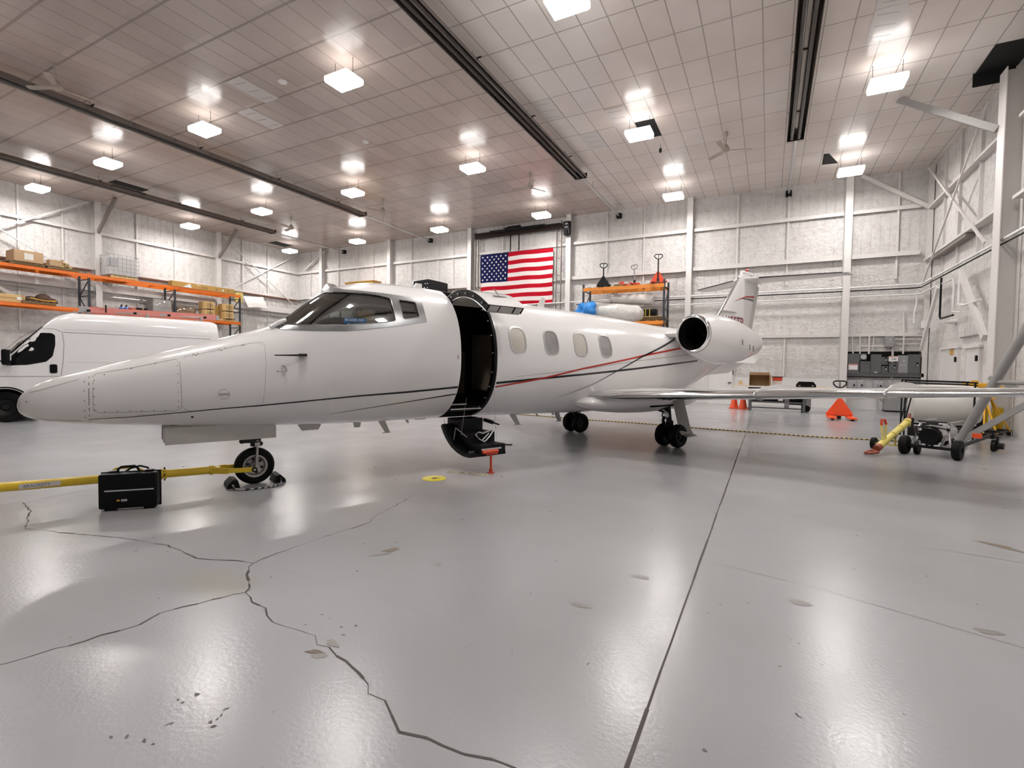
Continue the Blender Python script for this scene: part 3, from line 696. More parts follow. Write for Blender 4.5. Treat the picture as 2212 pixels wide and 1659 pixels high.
fus = boolean(outer, cuts, 'fuselage', jet)
# polished windshield surround and panes
for sg in (1, -1):
    o = tmpo(F.solid(.005, -.1, 2.3, .06, 96), M['brushed'])
    c = [(tmpo(F.solid(-.004, -.3, 2.5, .06, 96), M['brushed']), 'DIFFERENCE'), (prism_obj(frame_poly, 0 if sg > 0 else -0.0, sg * 1.3, M['brushed']), 'INTERSECT'),
         (prism_obj(rounded_glass, sg * .035, sg * 1.4, M['brushed']), 'DIFFERENCE'), (prism_obj(side_poly, sg * .3, sg * 1.4, M['brushed']), 'DIFFERENCE')]
    boolean(o, c, 'windshield_frame', jet)
    o = tmpo(F.solid(-.004, -.1, 2.3, .06, 96), M['glass'])
    c = [(tmpo(F.solid(-.012, -.3, 2.5, .06, 96), M['glass']), 'DIFFERENCE'), (prism_obj(rounded_glass, sg * .034, sg * 1.4, M['glass']), 'INTERSECT')]
    boolean(o, c, 'windshield', jet)
    o = tmpo(F.solid(-.006, 1.4, 2.1, .06, 96), M['glass'])
    c = [(tmpo(F.solid(-.014, 1.3, 2.3, .06, 96), M['glass']), 'DIFFERENCE'), (prism_obj(side_poly, sg * .3, sg * 1.4, M['glass']), 'INTERSECT')]
    boolean(o, c, 'side_window', jet)
    # bright edge beads round the panes
    def bead(poly, off=.008, r=.006):
        mb = MB(); mb.tube([F.P(x, z, off, sg) for x, z in poly], r, 6, True); return mb.build('window_bead', M['polished'], jet, True)
    bead(side_poly)
    mb = MB(); mb.tube([F.P(x, z, .008, sg) for x, z in rounded_glass if z < 2.42 and x > .22], .006, 6); mb.build('window_bead', M['polished'], jet, True)
# cabin windows
for sg in (1, -1):
    for k, (sc0, z0) in enumerate([(3.432, 1.905), (4.120, 1.893), (4.795, 1.887), (5.430, 1.880)]):
        def sup(a_, b_, n=3.2): return [(sc0 + math.copysign(abs(math.cos(t)) ** (2 / n), math.cos(t)) * a_, z0 + math.copysign(abs(math.sin(t)) ** (2 / n), math.sin(t)) * b_) for t in [2 * PI * i / 40 for i in range(40)]]
        fr = F.patch(sup(.162, .205), 'window_frame', M['alu'], jet, .008, 2, inner=sup(.138, .18), sg=sg)
        pane = F.patch(sup(.139, .181), 'window_pane', M['shade2' if k in (1, 3) else 'shade'], fr, .002, 5, sg=sg)
# painted stripes
for sg in (1, -1):
    F.strip([(-1.55, .905), (-1.2, .922), (-.77, .957), (-.4, .989), (-.05, 1.012), (.164, 1.03), (1.019, 1.101), (1.68, 1.143), (2.412, 1.20)], 'black_stripe', M['blackgloss'], jet, .004, .030, sg=sg)
    F.strip([(3.045, 1.252), (3.373, 1.275), (4.016, 1.323), (4.82, 1.378), (5.743, 1.448), (7.284, 1.571), (8.7, 1.68)], 'black_stripe', M['blackgloss'], jet, .034, .034, sg=sg)
    F.strip([(.748, .875), (1.197, .935), (2.238, 1.08), (2.41, 1.10)], 'thin_stripe', M['blackgloss'], jet, .002, .016, sg=sg)
    F.strip([(3.045, 1.194), (3.745, 1.289), (4.016, 1.331), (4.812, 1.476), (5.735, 1.615), (6.666, 1.761), (8.1, 1.945)], 'red_stripe', M['red_stripe'], jet, .026, .036, off=.0035, sg=sg)
    F.strip([(3.4, 1.345), (3.999, 1.397), (4.812, 1.467), (5.261, 1.517), (6.268, 1.632), (8.105, 1.788), (8.6, 1.83)], 'grey_stripe', M['grey_stripe'], jet, .006, .022, off=.0018, sg=sg)
    F.strip([(4.4, .985), (4.558, 1.033), (5.159, 1.22), (5.743, 1.457), (6.463, 1.722), (7.665, 2.054), (7.9, 2.12)], 'diagonal_stripe', M['blackgloss'], jet, .002, .040, off=.0045, sg=sg)
# access panels, seams, screws
def sup_line(L_, w_=.004): 
    mb = MB()
    for l in L_: F.strip(l, '', None, None, w_, off=.0015, mb=mb)
    return mb
sup_line([[(-1.54, 1.40), (-1.54, .88)]], .007).build('radome_seam', M['seam'], jet)
sup_line([[(-1.51, 1.34), (-1.51, 1.02), (-1.47, .975), (-.84, .975), (-.79, 1.0), (-.78, 1.04), (-.79, 1.48), (-.82, 1.53), (-1.2, 1.43), (-1.48, 1.37), (-1.51, 1.34)]], .004).build('nose_access_panel', M['seam'], jet)
sup_line([[(-.78, 1.04), (-.75, .985), (-.70, .975)], [(-.79, 1.48), (-.74, 1.56), (-.65, 1.58), (-.39, 1.65), (-.12, 1.725), (0, 1.74), (.02, 1.70), (.012, 1.46), (-.014, 1.036)]], .0028).build('baggage_panel', M['seam'], jet)
sup_line([[(-2.05, 1.16), (-1.9, 1.21), (-1.62, 1.31)], [(-2.0, .93), (-1.8, .905), (-1.6, .89)]], .004).build('radome_strip', M['seam'], jet)
def dots(pts, r, name, m):
    mb = MB()
    for x, z in pts: mb.sphere(F.P(x, z, .001), r, 6)
    mb.build(name, m, jet)
dots([(-1.50, z) for z in (1.30, 1.22, 1.14, 1.06, 1.0)] + [(-1.575, z) for z in (1.29, 1.2, 1.1, 1.0, .93)] + [(-.81, z) for z in (1.46, 1.37, 1.28, 1.18, 1.08, 1.02)] + [(-1.42 + k * .1, .985) for k in range(6)], .006, 'screw', M['seam'])
dots([(-1.42, 1.36), (-1.2, 1.425), (-1.0, 1.48), (-.66, 1.585), (-.64, 1.575), (-.42, 1.645), (-.40, 1.635), (-.2, 1.70), (-.18, 1.70), (-.62, 1.59), (-.36, 1.66)], .007, 'hinge_screw', M['seam'])
dots([(-.68, .90)], .014, 'drain_port', M['gear_dark']); dots([(-2.0, 1.10)], .012, 'nose_cap_bolt', M['strut'])
mb = MB(); mb.box(F.P(-.40, 1.151, .004), (.10, .012, .022)); mb.build('latch_handle', M['strut'], jet)
sup_line([[( -.40 + .055 * math.cos(t), 1.151 + .055 * math.sin(t)) for t in [2 * PI * i / 20 for i in range(13, 23)]], [(-.40 + .055 * math.cos(t), 1.151 + .055 * math.sin(t)) for t in [2 * PI * i / 20 for i in range(3, 10)]]], .004).build('latch_recess', M['seam'], jet)
# pitot tube and angle-of-attack vane (port side)
p = Vector(F.P(.40, 1.60, 0)); mb = MB(); mb.beam(p + Vector((0, -.01, 0)), p + Vector((.02, .06, 0)), .09, .03); mb.tube([p + Vector((.0, .06, 0)), p + Vector((.12, .09, -.005)), p + Vector((.33, .075, -.01))], [.013, .011, .006], 8); mb.build('pitot_tube', M['gear_dark'], jet, True)
p = Vector(F.P(.20, 1.43, 0)); mb = MB(); mb.tube([p + Vector((-.01, 0, -.02)), p + Vector((0, .06, -.02)), p + Vector((.09, .07, -.02))], .006, 6); mb.sphere(p + Vector((.09, .07, -.02)), .012, 8)
mb.tube([p + Vector((.03, .01, .04)), p + Vector((.0, .03, .03)), p + Vector((-.015, .04, -.02))], [.010, .012, .012], 6); mb.build('vane', M['strut'], jet, True)
# wiper / bleed duct at windshield foot
mb = MB(); mb.tube([F.P(.12, 1.90, .03), F.P(.22, 1.955, .04), F.P(.30, 2.0, .035)], [.018, .032, .022], 10); mb.build('windshield_blower', M['paint'], jet, True)
# belly and crown antennas
def blade_ant(name, x, z, L_, H_, sw_=0.0, foot=0.0, y=0, down=True, m='gear_white'):
    mb = MB(); sg = -1 if down else 1; mb.prism([(-x, z), (-x - L_, z), (-x - L_ * .85 - sw_, z + sg * H_), (-x - L_ * .2 - sw_, z + sg * H_)], 'y', y - .008, y + .008)
    if foot: mb.box((-x - sw_ - L_ * .4, y, z + sg * H_), (foot, .03, .008))
    return mb.build(name, M[m], jet)
blade_ant('belly_blade_antenna', .50, .71, .32, .09); blade_ant('belly_antenna', 1.24, .70, .12, .085); blade_ant('belly_fin_antenna', 1.60, .70, .11, .19, .10, .12)
blade_ant('small_belly_fin', 2.02, .70, .05, .07, .04); blade_ant('belly_scoop', 2.15, .70, .26, .03); blade_ant('rear_belly_antenna', 4.0, .68, .14, .21, .14, .18); blade_ant('rear_belly_fin', 4.6, .67, .05, .06, .04); blade_ant('aft_belly_fin', 5.0, .66, .05, .06, .04)
blade_ant('aft_belly_antenna', 5.25, .66, .14, .22, .1, .16, y=-.2, m='gear_white'); blade_ant('crown_antenna', 2.15, 2.64, .15, .09, .02, down=False, m='paint'); blade_ant('aft_crown_antenna', 4.62, 2.56, .16, .20, .06, down=False, m='paint')
mb = MB(); mb.box(F.P(2.37, 1.62, .002), (.02, .004, .055)); mb.build('door_latch_plate', M['strut'], jet)
# cockpit interior
mb = MB(); mb.grid([[(-x, y_, z - .04 * (y_ / max(w_, .01)) ** 2) for y_ in (-w_, -w_ * .5, 0, w_ * .5, w_)] for x, w_, z in ((.30, .12, 1.95), (.45, .34, 2.0), (.65, .50, 2.06), (.90, .58, 2.12), (1.05, .60, 2.10), (1.06, .60, 1.6))]); mb.build('glareshield', M['dark'], jet, True)
for sg in (1, -1):
    mb = MB(); mb.box((-1.62, sg * .38, 1.75), (.14, .42, .62), bev=.05); mb.box((-1.42, sg * .38, 1.48), (.42, .42, .12), bev=.04); st = mb.build('pilot_seat', M['lining'], jet, True)
    mb = MB(); mb.sphere((-1.64, sg * .40, 2.17), .10, 14, (.6, 1.2, .9)); mb.build('headrest', M['beige'], st, True)
mb = MB(); mb.box((-1.20, .50, 2.09), (.20, .14, .20)); mb.build('cockpit_box', M['card'], jet)
sgn_ = MB(); sgn_.box((0, 0, 0), (.27, .006, .10)); so = sgn_.build('brakes_off_sign', M['sign_blue'], jet); so.location = (-1.00, .722, 2.022); so.rotation_euler = (.10, 0, PI - .22)
text_mesh('sign_lettering', 'BRAKES OFF', .042, M['white'], so, (.118, -.0, 0), (0, 0, 0), .001)
tx = bpy.data.objects['sign_lettering']; tx.rotation_euler = (PI / 2, 0, 0); tx.location = (-.122, -.005, .012)
mb = MB(); mb.sphere((-.08, -.005, -.03), .016, 8, (1, .3, 1)); mb.sphere((.08, -.005, -.03), .016, 8, (1, .3, 1)); mb.build('suction_cup', M['white'], so)
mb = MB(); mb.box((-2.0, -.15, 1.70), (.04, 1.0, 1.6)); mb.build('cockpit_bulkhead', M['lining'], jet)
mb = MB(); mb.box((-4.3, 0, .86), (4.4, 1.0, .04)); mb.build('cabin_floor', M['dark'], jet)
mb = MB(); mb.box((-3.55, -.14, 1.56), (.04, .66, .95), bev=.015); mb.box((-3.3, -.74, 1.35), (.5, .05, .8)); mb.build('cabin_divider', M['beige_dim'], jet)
# door surround, sill and open clamshell door
def arc_pts(z0, z1, n=14, off=0.0, x=2.72, hi=True):
    zz = [z0 + (z1 - z0) * i / (n - 1) for i in range(n)]; out = []
    for z in zz:
        p = F.P(x, z, off); out.append((p[1], p[2]))
    return out
def phi_arc(p0, p1, off, n=16, x=2.72):
    return [(q[1], q[2]) for q in F.ring(x, off, phi=[p0 + (p1 - p0) * i / (n - 1) for i in range(n)])]
def yz_shell(outer_, inner_, x0, x1, mb=None, mi=0):
    mb = mb or MB(); mb.mi = mi; mb.prism(outer_ + inner_[::-1], 'x', -x0, -x1); return mb
mb = yz_shell(phi_arc(.25, 2.80, -.002, 40), phi_arc(.25, 2.80, -.075, 40), 2.985, 3.03); mb.build('door_frame', M['black'], jet)
mb = yz_shell(phi_arc(.28, 2.75, .0035, 40), phi_arc(.28, 2.75, -.004, 40), 3.026, 3.036); mb.build('door_seal', M['alu'], jet)
mb = MB()
for i in range(9):
    q = F.ring(2.98, -.04, phi=[.5 + i * .25])[0]; mb.cyl((q[0] + .02, q[1], q[2]), (q[0] + .0, q[1], q[2]), .010, n=8)
mb.build('latch_pin', M['alu'], jet)
mb = MB(); mb.box((-2.72, .30, .83), (.58, .34, .04)); mb.build('door_sill', M['gear_dark'], jet)
mb = MB(); mb.cyl((-2.45, .62, .86), (-2.98, .62, .86), .012, n=8); mb.cyl((-2.45, .50, .92), (-2.80, .50, .92), .014, n=8); mb.build('sill_rail', M['alu'], jet)
def rotyz(pts, piv, ang):
    c, s_ = math.cos(ang), math.sin(ang); return [(piv[0] + (y - piv[0]) * c - (z - piv[1]) * s_, piv[1] + (y - piv[0]) * s_ + (z - piv[1]) * c) for y, z in pts]
ph_hinge, ph_mid, ph_low = .56, 1.63, 2.70
pivU = phi_arc(ph_hinge, ph_mid, 0, 2)[0]; aU = math.radians(56)
ou, inn = rotyz(phi_arc(ph_hinge, ph_mid, .0, 22), pivU, aU), rotyz(phi_arc(ph_hinge, ph_mid, -.10, 22), pivU, aU)
skin = rotyz(phi_arc(ph_hinge, ph_mid, .004, 22), pivU, aU)
ud = yz_shell(skin, ou, 2.425, 3.06).build('upper_door', M['paint'], jet, True)
yz_shell(ou, inn, 2.43, 3.02).build('door_core', M['black'], ud)
lin = rotyz(phi_arc(ph_hinge + .05, ph_mid - .05, -.115, 22), pivU, aU); yz_shell(inn, rotyz(phi_arc(ph_hinge, ph_mid, -.118, 22), pivU, aU), 2.47, 2.99).build('door_lining', M['beige'], ud, True)
ring_ = rotyz(phi_arc(ph_hinge + .12, ph_mid, -.101, 22), pivU, aU)
mb = MB(); mb.tube([(-2.435, y, z) for y, z in ring_], .008, 6); mb.build('door_edge_trim', M['alu'], ud, True)
mb = MB()
for y, z in rotyz(phi_arc(ph_hinge + .12, ph_mid - .1, -.05, 5), pivU, aU): mb.cyl((-2.44, y, z), (-2.41, y, z), .012, n=8)
mb.build('door_latch_pin', M['alu'], ud)
tip, tip2 = ou[-1], inn[-1]
mb = MB()
for x0, x1 in ((2.45, 2.60), (2.62, 2.84), (2.87, 2.98)): mb.prism([(tip[0] + .004, tip[1] - .01), (tip[0] + .012, tip[1] - .01), (tip2[0] + .012, tip2[1]), (tip2[0] + .004, tip2[1])], 'x', -x0, -x1)
mb.build('door_edge_plate', M['gear_white'], ud)
q = rotyz([phi_arc(ph_mid - .22, ph_mid, .0, 2)[0]], pivU, aU)[0]
mb = MB(); mb.beam((-2.66, q[0] + .02, q[1] + .012), (-2.90, q[0] - .02, q[1] + .016), .022, .012); mb.beam((-2.78, q[0], q[1] + .0), (-2.72, q[0] - .06, q[1] + .12), .02, .012); mb.build('door_handle', M['strut'], ud)
mb = MB(); mb.cyl((-2.47, pivU[0] + .05, pivU[1] - .14), (-2.47, pivU[0] + .16, pivU[1] - .0), .010, n=8); mb.build('gas_strut', M['alu'], ud)
pivL = (.316, .726); aL = math.radians(-79)
lo0, li0 = phi_arc(ph_low, 1.66, .0, 22), phi_arc(ph_low, 1.66, -.05, 22)
lo, li = rotyz(lo0, pivL, aL), rotyz(li0, pivL, aL)
ld = yz_shell(rotyz(phi_arc(ph_low, 1.66, .004, 22), pivL, aL), lo, 2.425, 3.03).build('lower_door', M['paint'], jet, True)
yz_shell(lo, li, 2.43, 3.025).build('door_core', M['black'], ld)
mb = MB()
for (y0, y1, z0, z1) in ((.33, .64, .46, .715), (.60, .95, .33, .545), (.90, 1.21, .27, .40)): mb.box((-2.79, (y0 + y1) / 2, (z0 + z1) / 2), (.44, y1 - y0, z1 - z0), bev=.012)
mb.build('air_stair', M['black'], ld)
mb = MB()
mb.tube([(-2.50, .985 + .0, .50), (-2.50, .68, .60), (-2.50, .64, .42)], .007, 6); mb.tube([(-2.50, .35, .70), (-2.50, .42, .48), (-2.52, .56, .36)], .006, 6); mb.build('stair_rail', M['alu'], ld, True)
chain = [(-2.66, .965, .52), (-2.70, .975, .555), (-2.78, .975, .53), (-2.86, .975, .555), (-2.94, .97, .57), (-2.96, .97, .55), (-2.90, .98, .49), (-2.84, .985, .44), (-2.80, .985, .41), (-2.76, .985, .425), (-2.70, .98, .46)]
mb = MB(); mb.tube(chain, .011, 8, True); mb.tube([(-2.76, .99, .44), (-2.80, .985, .47), (-2.88, .98, .53)], .012, 6); mb.build('coiled_cable', M['alu'], ld, True)
mb = MB(); mb.box((-2.76, 1.215, .345), (.34, .006, .022)); mb.box((-2.56, 1.07, .30), (.16, .01, .03)); mb.build('step_edge_strip', M['alu'], ld)
mb = MB(); mb.cyl((-2.60, 1.225, .31), (-2.86, 1.225, .31), .026, n=12); mb.build('red_roller', M['red'], ld, True)
mb = MB(); mb.cyl((-3.0, .70, .69), (-3.0, .90, .67), .03, n=10); mb.cyl((-3.0, .90, .67), (-3.0, 1.06, .655), .012, n=8); mb.cyl((-2.98, 1.2, .38), (-3.12, 1.22, .37), .012, n=8); mb.build('door_arm', M['gear_dark'], ld, True)
mb = MB(); mb.tube([(-2.52, .93, 1.05), (-2.52, .80, .50)], .0025, 5); mb.tube([(-3.0, .925, 1.16), (-3.0, 1.0, .42)], .0025, 5); mb.build('door_cable', M['strut'], jet)

# wings
def airfoil(n=22, t=.12, c0=0.0, c1=1.0):
    up = []; 
    for i in range(n + 1):
        x = c0 + (c1 - c0) * (1 - math.cos(PI * i / n)) / 2
        y = 5 * t * (.2969 * math.sqrt(x) - .126 * x - .3516 * x * x + .2843 * x ** 3 - .1036 * x ** 4)
        up.append((x, y))
    return up
def wing_sec(y, sg, c0=0, c1=1, n=22, off=0.0):
    le = 5.17 + .30 * (y - 1); ch = 2.75 + (1.25 - 2.75) * (y - .6) / 6.0; t = .090 - .01 * (y / 6.5); z0 = 1.0 + .055 * (y - 1)
    af = airfoil(n, t, c0, c1); k = 1 + off / (ch * t * .5) if off else 1
    up = [(-(le + x * ch) + (off if x < .02 else 0), sg * y, z0 + yy * ch * k) for x, yy in af]
    lo_ = [(-(le + x * ch) + (off if x < .02 else 0), sg * y, z0 - yy * ch * k * .85) for x, yy in af]
    return up[::-1] + lo_[1:]
ys_ = [.55, 1.0, 1.6, 2.4, 3.4, 4.4, 5.4, 6.2, 6.55]
for sg in (1, -1):
    mb = MB(); V = mb.grid([wing_sec(y, sg) for y in ys_], True); mb.bm.faces.new(V[-1]); wg = mb.build('wing', M['paint'], jet, True)
    mb = MB(); mb.grid([wing_sec(y, sg, 0, .10, 14, .004) for y in ys_]); mb.build('polished_leading_edge', M['polished'], wg, True)
    for yf in (3.36, 4.80):
        mb = MB(); le = 5.17 + .30 * (yf - 1); ch = 2.75 - .25 * (yf - .6); z0 = 1 + .055 * (yf - 1)
        mb.prism([(-(le + .02), z0 + .05), (-(le + .25), z0 + .115), (-(le + .7), z0 + .15), (-(le + 1.2), z0 + .13), (-(le + 1.7), z0 + .02), (-(le + .3), z0)], 'y', sg * yf - .006, sg * yf + .006); mb.build('stall_fence', M['paint'], wg)
        mb = MB(); mb.tube([(-(le + x * ch) + .006, sg * (yf - .01), z0 + s_ * yy * ch) for s_, x, yy in [(1, x, y) for x, y in airfoil(8, .095, 0, .12)][::-1] + [(-.9, x, y) for x, y in airfoil(8, .095, 0, .12)][1:]], .012, 6); mb.build('fence_root', M['alu'], wg, True)
    # winglet outside the frame
    mb = MB(); y0 = 6.55; le = 5.17 + .3 * 5.55; mb.prism([(-le - .3, 1.33), (-le - 1.2, 1.33), (-le - 1.65, 2.35), (-le - 1.25, 2.35)], 'y', sg * 6.55 - .02, sg * 6.55 + .02); mb.build('winglet', M['paint'], wg)
    mb = MB(); mb.sphere((-6.72, sg * .72, .885), 1, 48, (1.80, .60, .25)); mb.build('wing_root_fairing', M['paint'], jet, True)
    # main gear
    mg = thing('main_landing_gear', '', 'x', (0, 0, 0)); del mg['label']; del mg['category']; mg.parent = jet; yc = sg * 1.27
    for yy in (yc - sg * .15, yc + sg * .15):
        mb = MB(); R_, W_ = .222, .085
        mb.lathe([(.11, -W_ * .8), (.16, -W_), (.195, -W_ * .95), (R_ - .008, -W_ * .6), (R_, -.03), (R_, .03), (R_ - .008, W_ * .6), (.195, W_ * .95), (.16, W_), (.11, W_ * .8)], (-6.97, yy, R_), (0, 1, 0), 32); tr = mb.build('main_wheel_tyre', M['rubber'], mg, True)
        mb = MB(); mb.lathe([(0, .02), (.04, .05), (.06, .02), (.09, .03), (.115, W_ * .8), (.115, -W_ * .8), (.09, -.03), (0, -.03)], (-6.97, yy, R_), (0, sg, 0), 24); mb.build('wheel_hub', M['gear_dark'], mg, True)
    mb = MB(); mb.cyl((-6.97, yc - .2, .222), (-6.97, yc + .2, .222), .035, n=12); mb.cyl((-6.97, yc, .2), (-6.90, sg * 1.20, .98), .052, n=14); mb.cyl((-6.97, yc, .25), (-6.94, yc - sg * .02, .5), .07, n=14)
    mb.beam((-6.86, yc, .30), (-6.74, yc - sg * .03, .52), .03, .05); mb.beam((-6.74, yc - sg * .03, .52), (-6.86, yc - sg * .03, .66), .03, .05); mb.build('oleo_strut', M['gear_dark'], mg, True)
    mb = MB(); mb.cyl((-6.88, yc - sg * .02, .72), (-6.4, sg * .70, .88), .03, n=10); mb.cyl((-6.88, yc - sg * .06, .66), (-6.8, sg * .5, .80), .022, n=10); mb.build('retraction_brace', M['gear_dark'], mg, True)
    mb = MB(); mb.lathe([(0, -.03), (.05, -.02), (.075, .02), (.078, .035)], (-6.80, yc + sg * .0, .62), (1, 0, 0), 20); ll = mb.build('landing_light', M['gear_dark'], mg, True)
    mb = MB(); mb.lathe([(0, .03), (.05, .03), (.072, .022)], (-6.80, yc + sg * .0, .62), (1, 0, 0), 20); mb.build('lamp_lens', M['polished'], mg, True)
    # gear door: curved plate outboard of the leg
    prof = [(sg * 1.30, .93), (sg * 1.35, .75), (sg * 1.41, .55), (sg * 1.47, .34), (sg * 1.52, .26), (sg * 1.62, .225)]
    mb = MB(); mb.grid([[(-6.93 + .0 * i, y, z) for y, z in prof] for i in (0,)] + [[(-7.10, y + sg * .01, z) for y, z in prof], [(-7.20, y + sg * .01, z) for y, z in prof], [(-7.32, y, z) for y, z in prof]])
    rg = bmesh.ops.solidify(mb.bm, geom=list(mb.bm.faces), thickness=.015); mb.build('gear_door', M['gear_white'], mg, True)
    mb = MB(); mb.box((-6.75, sg * .85, .80), (.9, .9, .03)); mb.build('wheel_well', M['dark'], mg)
# nose gear
ng = thing('nose_landing_gear', '', 'x', (0, 0, 0)); del ng['label']; del ng['category']; ng.parent = jet
R_, W_ = .226, .058
mb = MB(); mb.lathe([(.125, -W_ * .8), (.15, -W_), (.19, -W_), (R_ - .01, -W_ * .65), (R_, -.02), (R_, .02), (R_ - .01, W_ * .65), (.19, W_), (.15, W_), (.125, W_ * .8)], (0, 0, R_), (0, 1, 0), 48); tr = mb.build('nose_wheel_tyre', M['rubber'], ng, True)
mb = MB(); mb.lathe([(0, .02), (.03, .05), (.045, .045), (.055, .01), (.10, .015), (.118, .05), (.13, .055), (.146, .052), (.146, -.05), (.13, -.055), (.10, -.015), (0, -.02)], (0, 0, R_), (0, 1, 0), 48); hb = mb.build('wheel_rim', M['strut'], ng, True)
mb = MB()
for k in range(6):
    a = k * PI / 3 + .3; mb.cyl((.082 * math.cos(a), .01, R_ + .082 * math.sin(a)), (.082 * math.cos(a), .024, R_ + .082 * math.sin(a)), .018, n=10)
mb.build('rim_hole', M['gear_dark'], ng)
mb = MB(); mb.tube([(-.01, 0, .86), (-.015, 0, .60), (-.02, .03, .52)], .040, 12); mb.beam((-.02, .085, .50), (.0, .085, .20), .022, .052); mb.beam((-.02, -.085, .50), (.0, -.085, .20), .022, .052); mb.box((-.02, 0, .50), (.06, .20, .05), bev=.01)
mb.cyl((0, -.13, .226), (0, .13, .226), .022, n=12); mb.build('nose_strut', M['strut'], ng, True)
mb = MB(); mb.cyl((-.015, 0, .47), (-.015, 0, .57), .062, n=14); mb.beam((.0, .05, .54), (.15, .08, .55), .05, .045); mb.sphere((.15, .08, .55), .032, 8); mb.sphere((-.06, .05, .50), .03, 8); mb.build('steering_collar', M['gear_dark'], ng, True)
for sg in (1, -1):
    mb = MB(); mb.box((.36, sg * .17, .675), (1.12, .012, .19)); d_ = mb.build('nose_gear_door', M['gear_white'], ng)
    mb = MB(); mb.box((.925, sg * .15, .69), (.012, .05, .16)); mb.box((-.205, sg * .155, .655), (.012, .04, .15)); mb.build('door_end_bracket', M['strut'], ng)
mb = MB(); mb.box((.36, 0, .80), (1.0, .2, .03)); mb.build('gear_well', M['dark'], ng)

# engines
for sg in (1, -1):
    yc, zc = sg * 1.42, 2.175; en = thing('engine', '', 'x'); del en['label']; del en['category']; en.parent = jet; en.location = (-7.36, yc, zc)
    # nacelle, axis aft = -x ; lathe along (-1,0,0)
    prof = [(.372, .06), (.40, .16), (.43, .35), (.452, .65), (.455, .95), (.435, 1.3), (.385, 1.7), (.31, 2.1), (.25, 2.38)]
    mb = MB(); rows = []
    for r, h in prof:
        row = []
        for j in range(48):
            a = 2 * PI * j / 48; dn = max(0, -math.sin(a)); bul = .08 * dn ** 2 * math.sin(PI * min(1, max(0, (h - .1) / 2.2)))
            row.append((-h, (r + bul) * math.cos(a), (r + bul) * math.sin(a) - .10 * (h / 2.4)))
        rows.append(row)
    mb.grid(rows, True); nc = mb.build('nacelle', M['paint'], en, True)
    mb = MB(); mb.lathe([(.372, .062), (.368, .03), (.352, .005), (.335, -.004), (.318, .0), (.305, .02), (.297, .05)], (0, 0, 0), (-1, 0, 0), 48); mb.build('polished_inlet_lip', M['polished'], en, True)
    mb = MB(); mb.lathe([(.297, .05), (.29, .12), (.30, .3), (.32, .7), (0, .72)], (0, 0, 0), (-1, 0, 0), 48); mb.build('inlet_duct', M['dark'], en, True)
    mb = MB(); mb.lathe([(0, .40), (.03, .42), (.08, .55), (.10, .68)], (0, 0, 0), (-1, 0, 0), 24); mb.build('fan_spinner', M['gear_dark'], en, True)
    mb = MB(); mb.lathe([(.25, 2.38), (.235, 2.37), (.22, 2.25), (0, 2.25)], (0, 0, -.10), (-1, 0, 0), 32); mb.lathe([(.16, 2.2), (.15, 2.5), (.12, 2.5), (0, 2.4)], (0, 0, -.10), (-1, 0, 0), 24); mb.build('exhaust_nozzle', M['strut'], en, True)
    mb = MB(); 
    for x_, z_ in ((1.05, -.13), (1.35, -.22), (1.5, -.24)): mb.beam((-x_, sg * .468, z_ + .05), (-x_ - .02, sg * .462, z_ - .06), .012, .016)
    mb.build('nacelle_vent', M['seam'], en)
    mb = MB(); mb.prism([(-7.62, 2.22), (-7.75, 2.27), (-9.7, 2.24), (-9.75, 2.18), (-7.7, 2.15)], 'y', sg * .5, sg * 1.08); mb.build('engine_pylon', M['paint'], jet)
# tail
def foil_loft(secs, name, parent, m, n=16, t=.10):
    # secs: (le_point, chord, thickness axis) lofted flying surface; points in jet space, chord runs aft
    mb = MB(); rows = []
    for (p, ch, ax, tt) in secs:
        af = airfoil(n, tt); p = Vector(p); ax = Vector(ax)
        rows.append([p + Vector((-x * ch, 0, 0)) + ax * (yy * ch) for x, yy in af][::-1] + [p + Vector((-x * ch, 0, 0)) - ax * (yy * ch) for x, yy in af][1:])
    V = mb.grid(rows, True); mb.bm.faces.new(V[0]); mb.bm.faces.new(V[-1]); return mb.build(name, m, parent, True)
fin = foil_loft([((-9.9, 0, 2.25), 2.75, (0, 1, 0), .085), ((-10.45, 0, 2.5), 2.15, (0, 1, 0), .09), ((-11.86, 0, 4.0), 1.10, (0, 1, 0), .10), ((-12.02, 0, 4.14), .86, (0, 1, 0), .11), ((-12.15, 0, 4.19), .6, (0, 1, 0), .06)], 'tail_fin', jet, M['paint'])
foil_loft([((-10.44, 0, 2.5), .14, (0, 1, 0), .62), ((-11.85, 0, 4.0), .10, (0, 1, 0), .62)], 'fin_leading_edge', fin, M['polished'], n=8)
mb = MB(); mb.tube([(-12.0, 0, 4.15), (-12.5, 0, 4.13), (-12.95, 0, 4.02), (-13.1, 0, 3.95)], [.05, .075, .06, .02], 12); mb.build('fin_cap', M['paint'], fin, True)
mb = MB(); mb.sphere((-12.3, 0, 4.24), .045, 12, (1.4, 1, 1)); mb.build('beacon_light', M['red_glass'], fin, True)
foil_loft([((-12.25, 0, 2.4), .36, (0, 1, 0), .14), ((-12.72, 0, 3.85), .30, (0, 1, 0), .12)], 'rudder', fin, M['gear_white'], n=8)
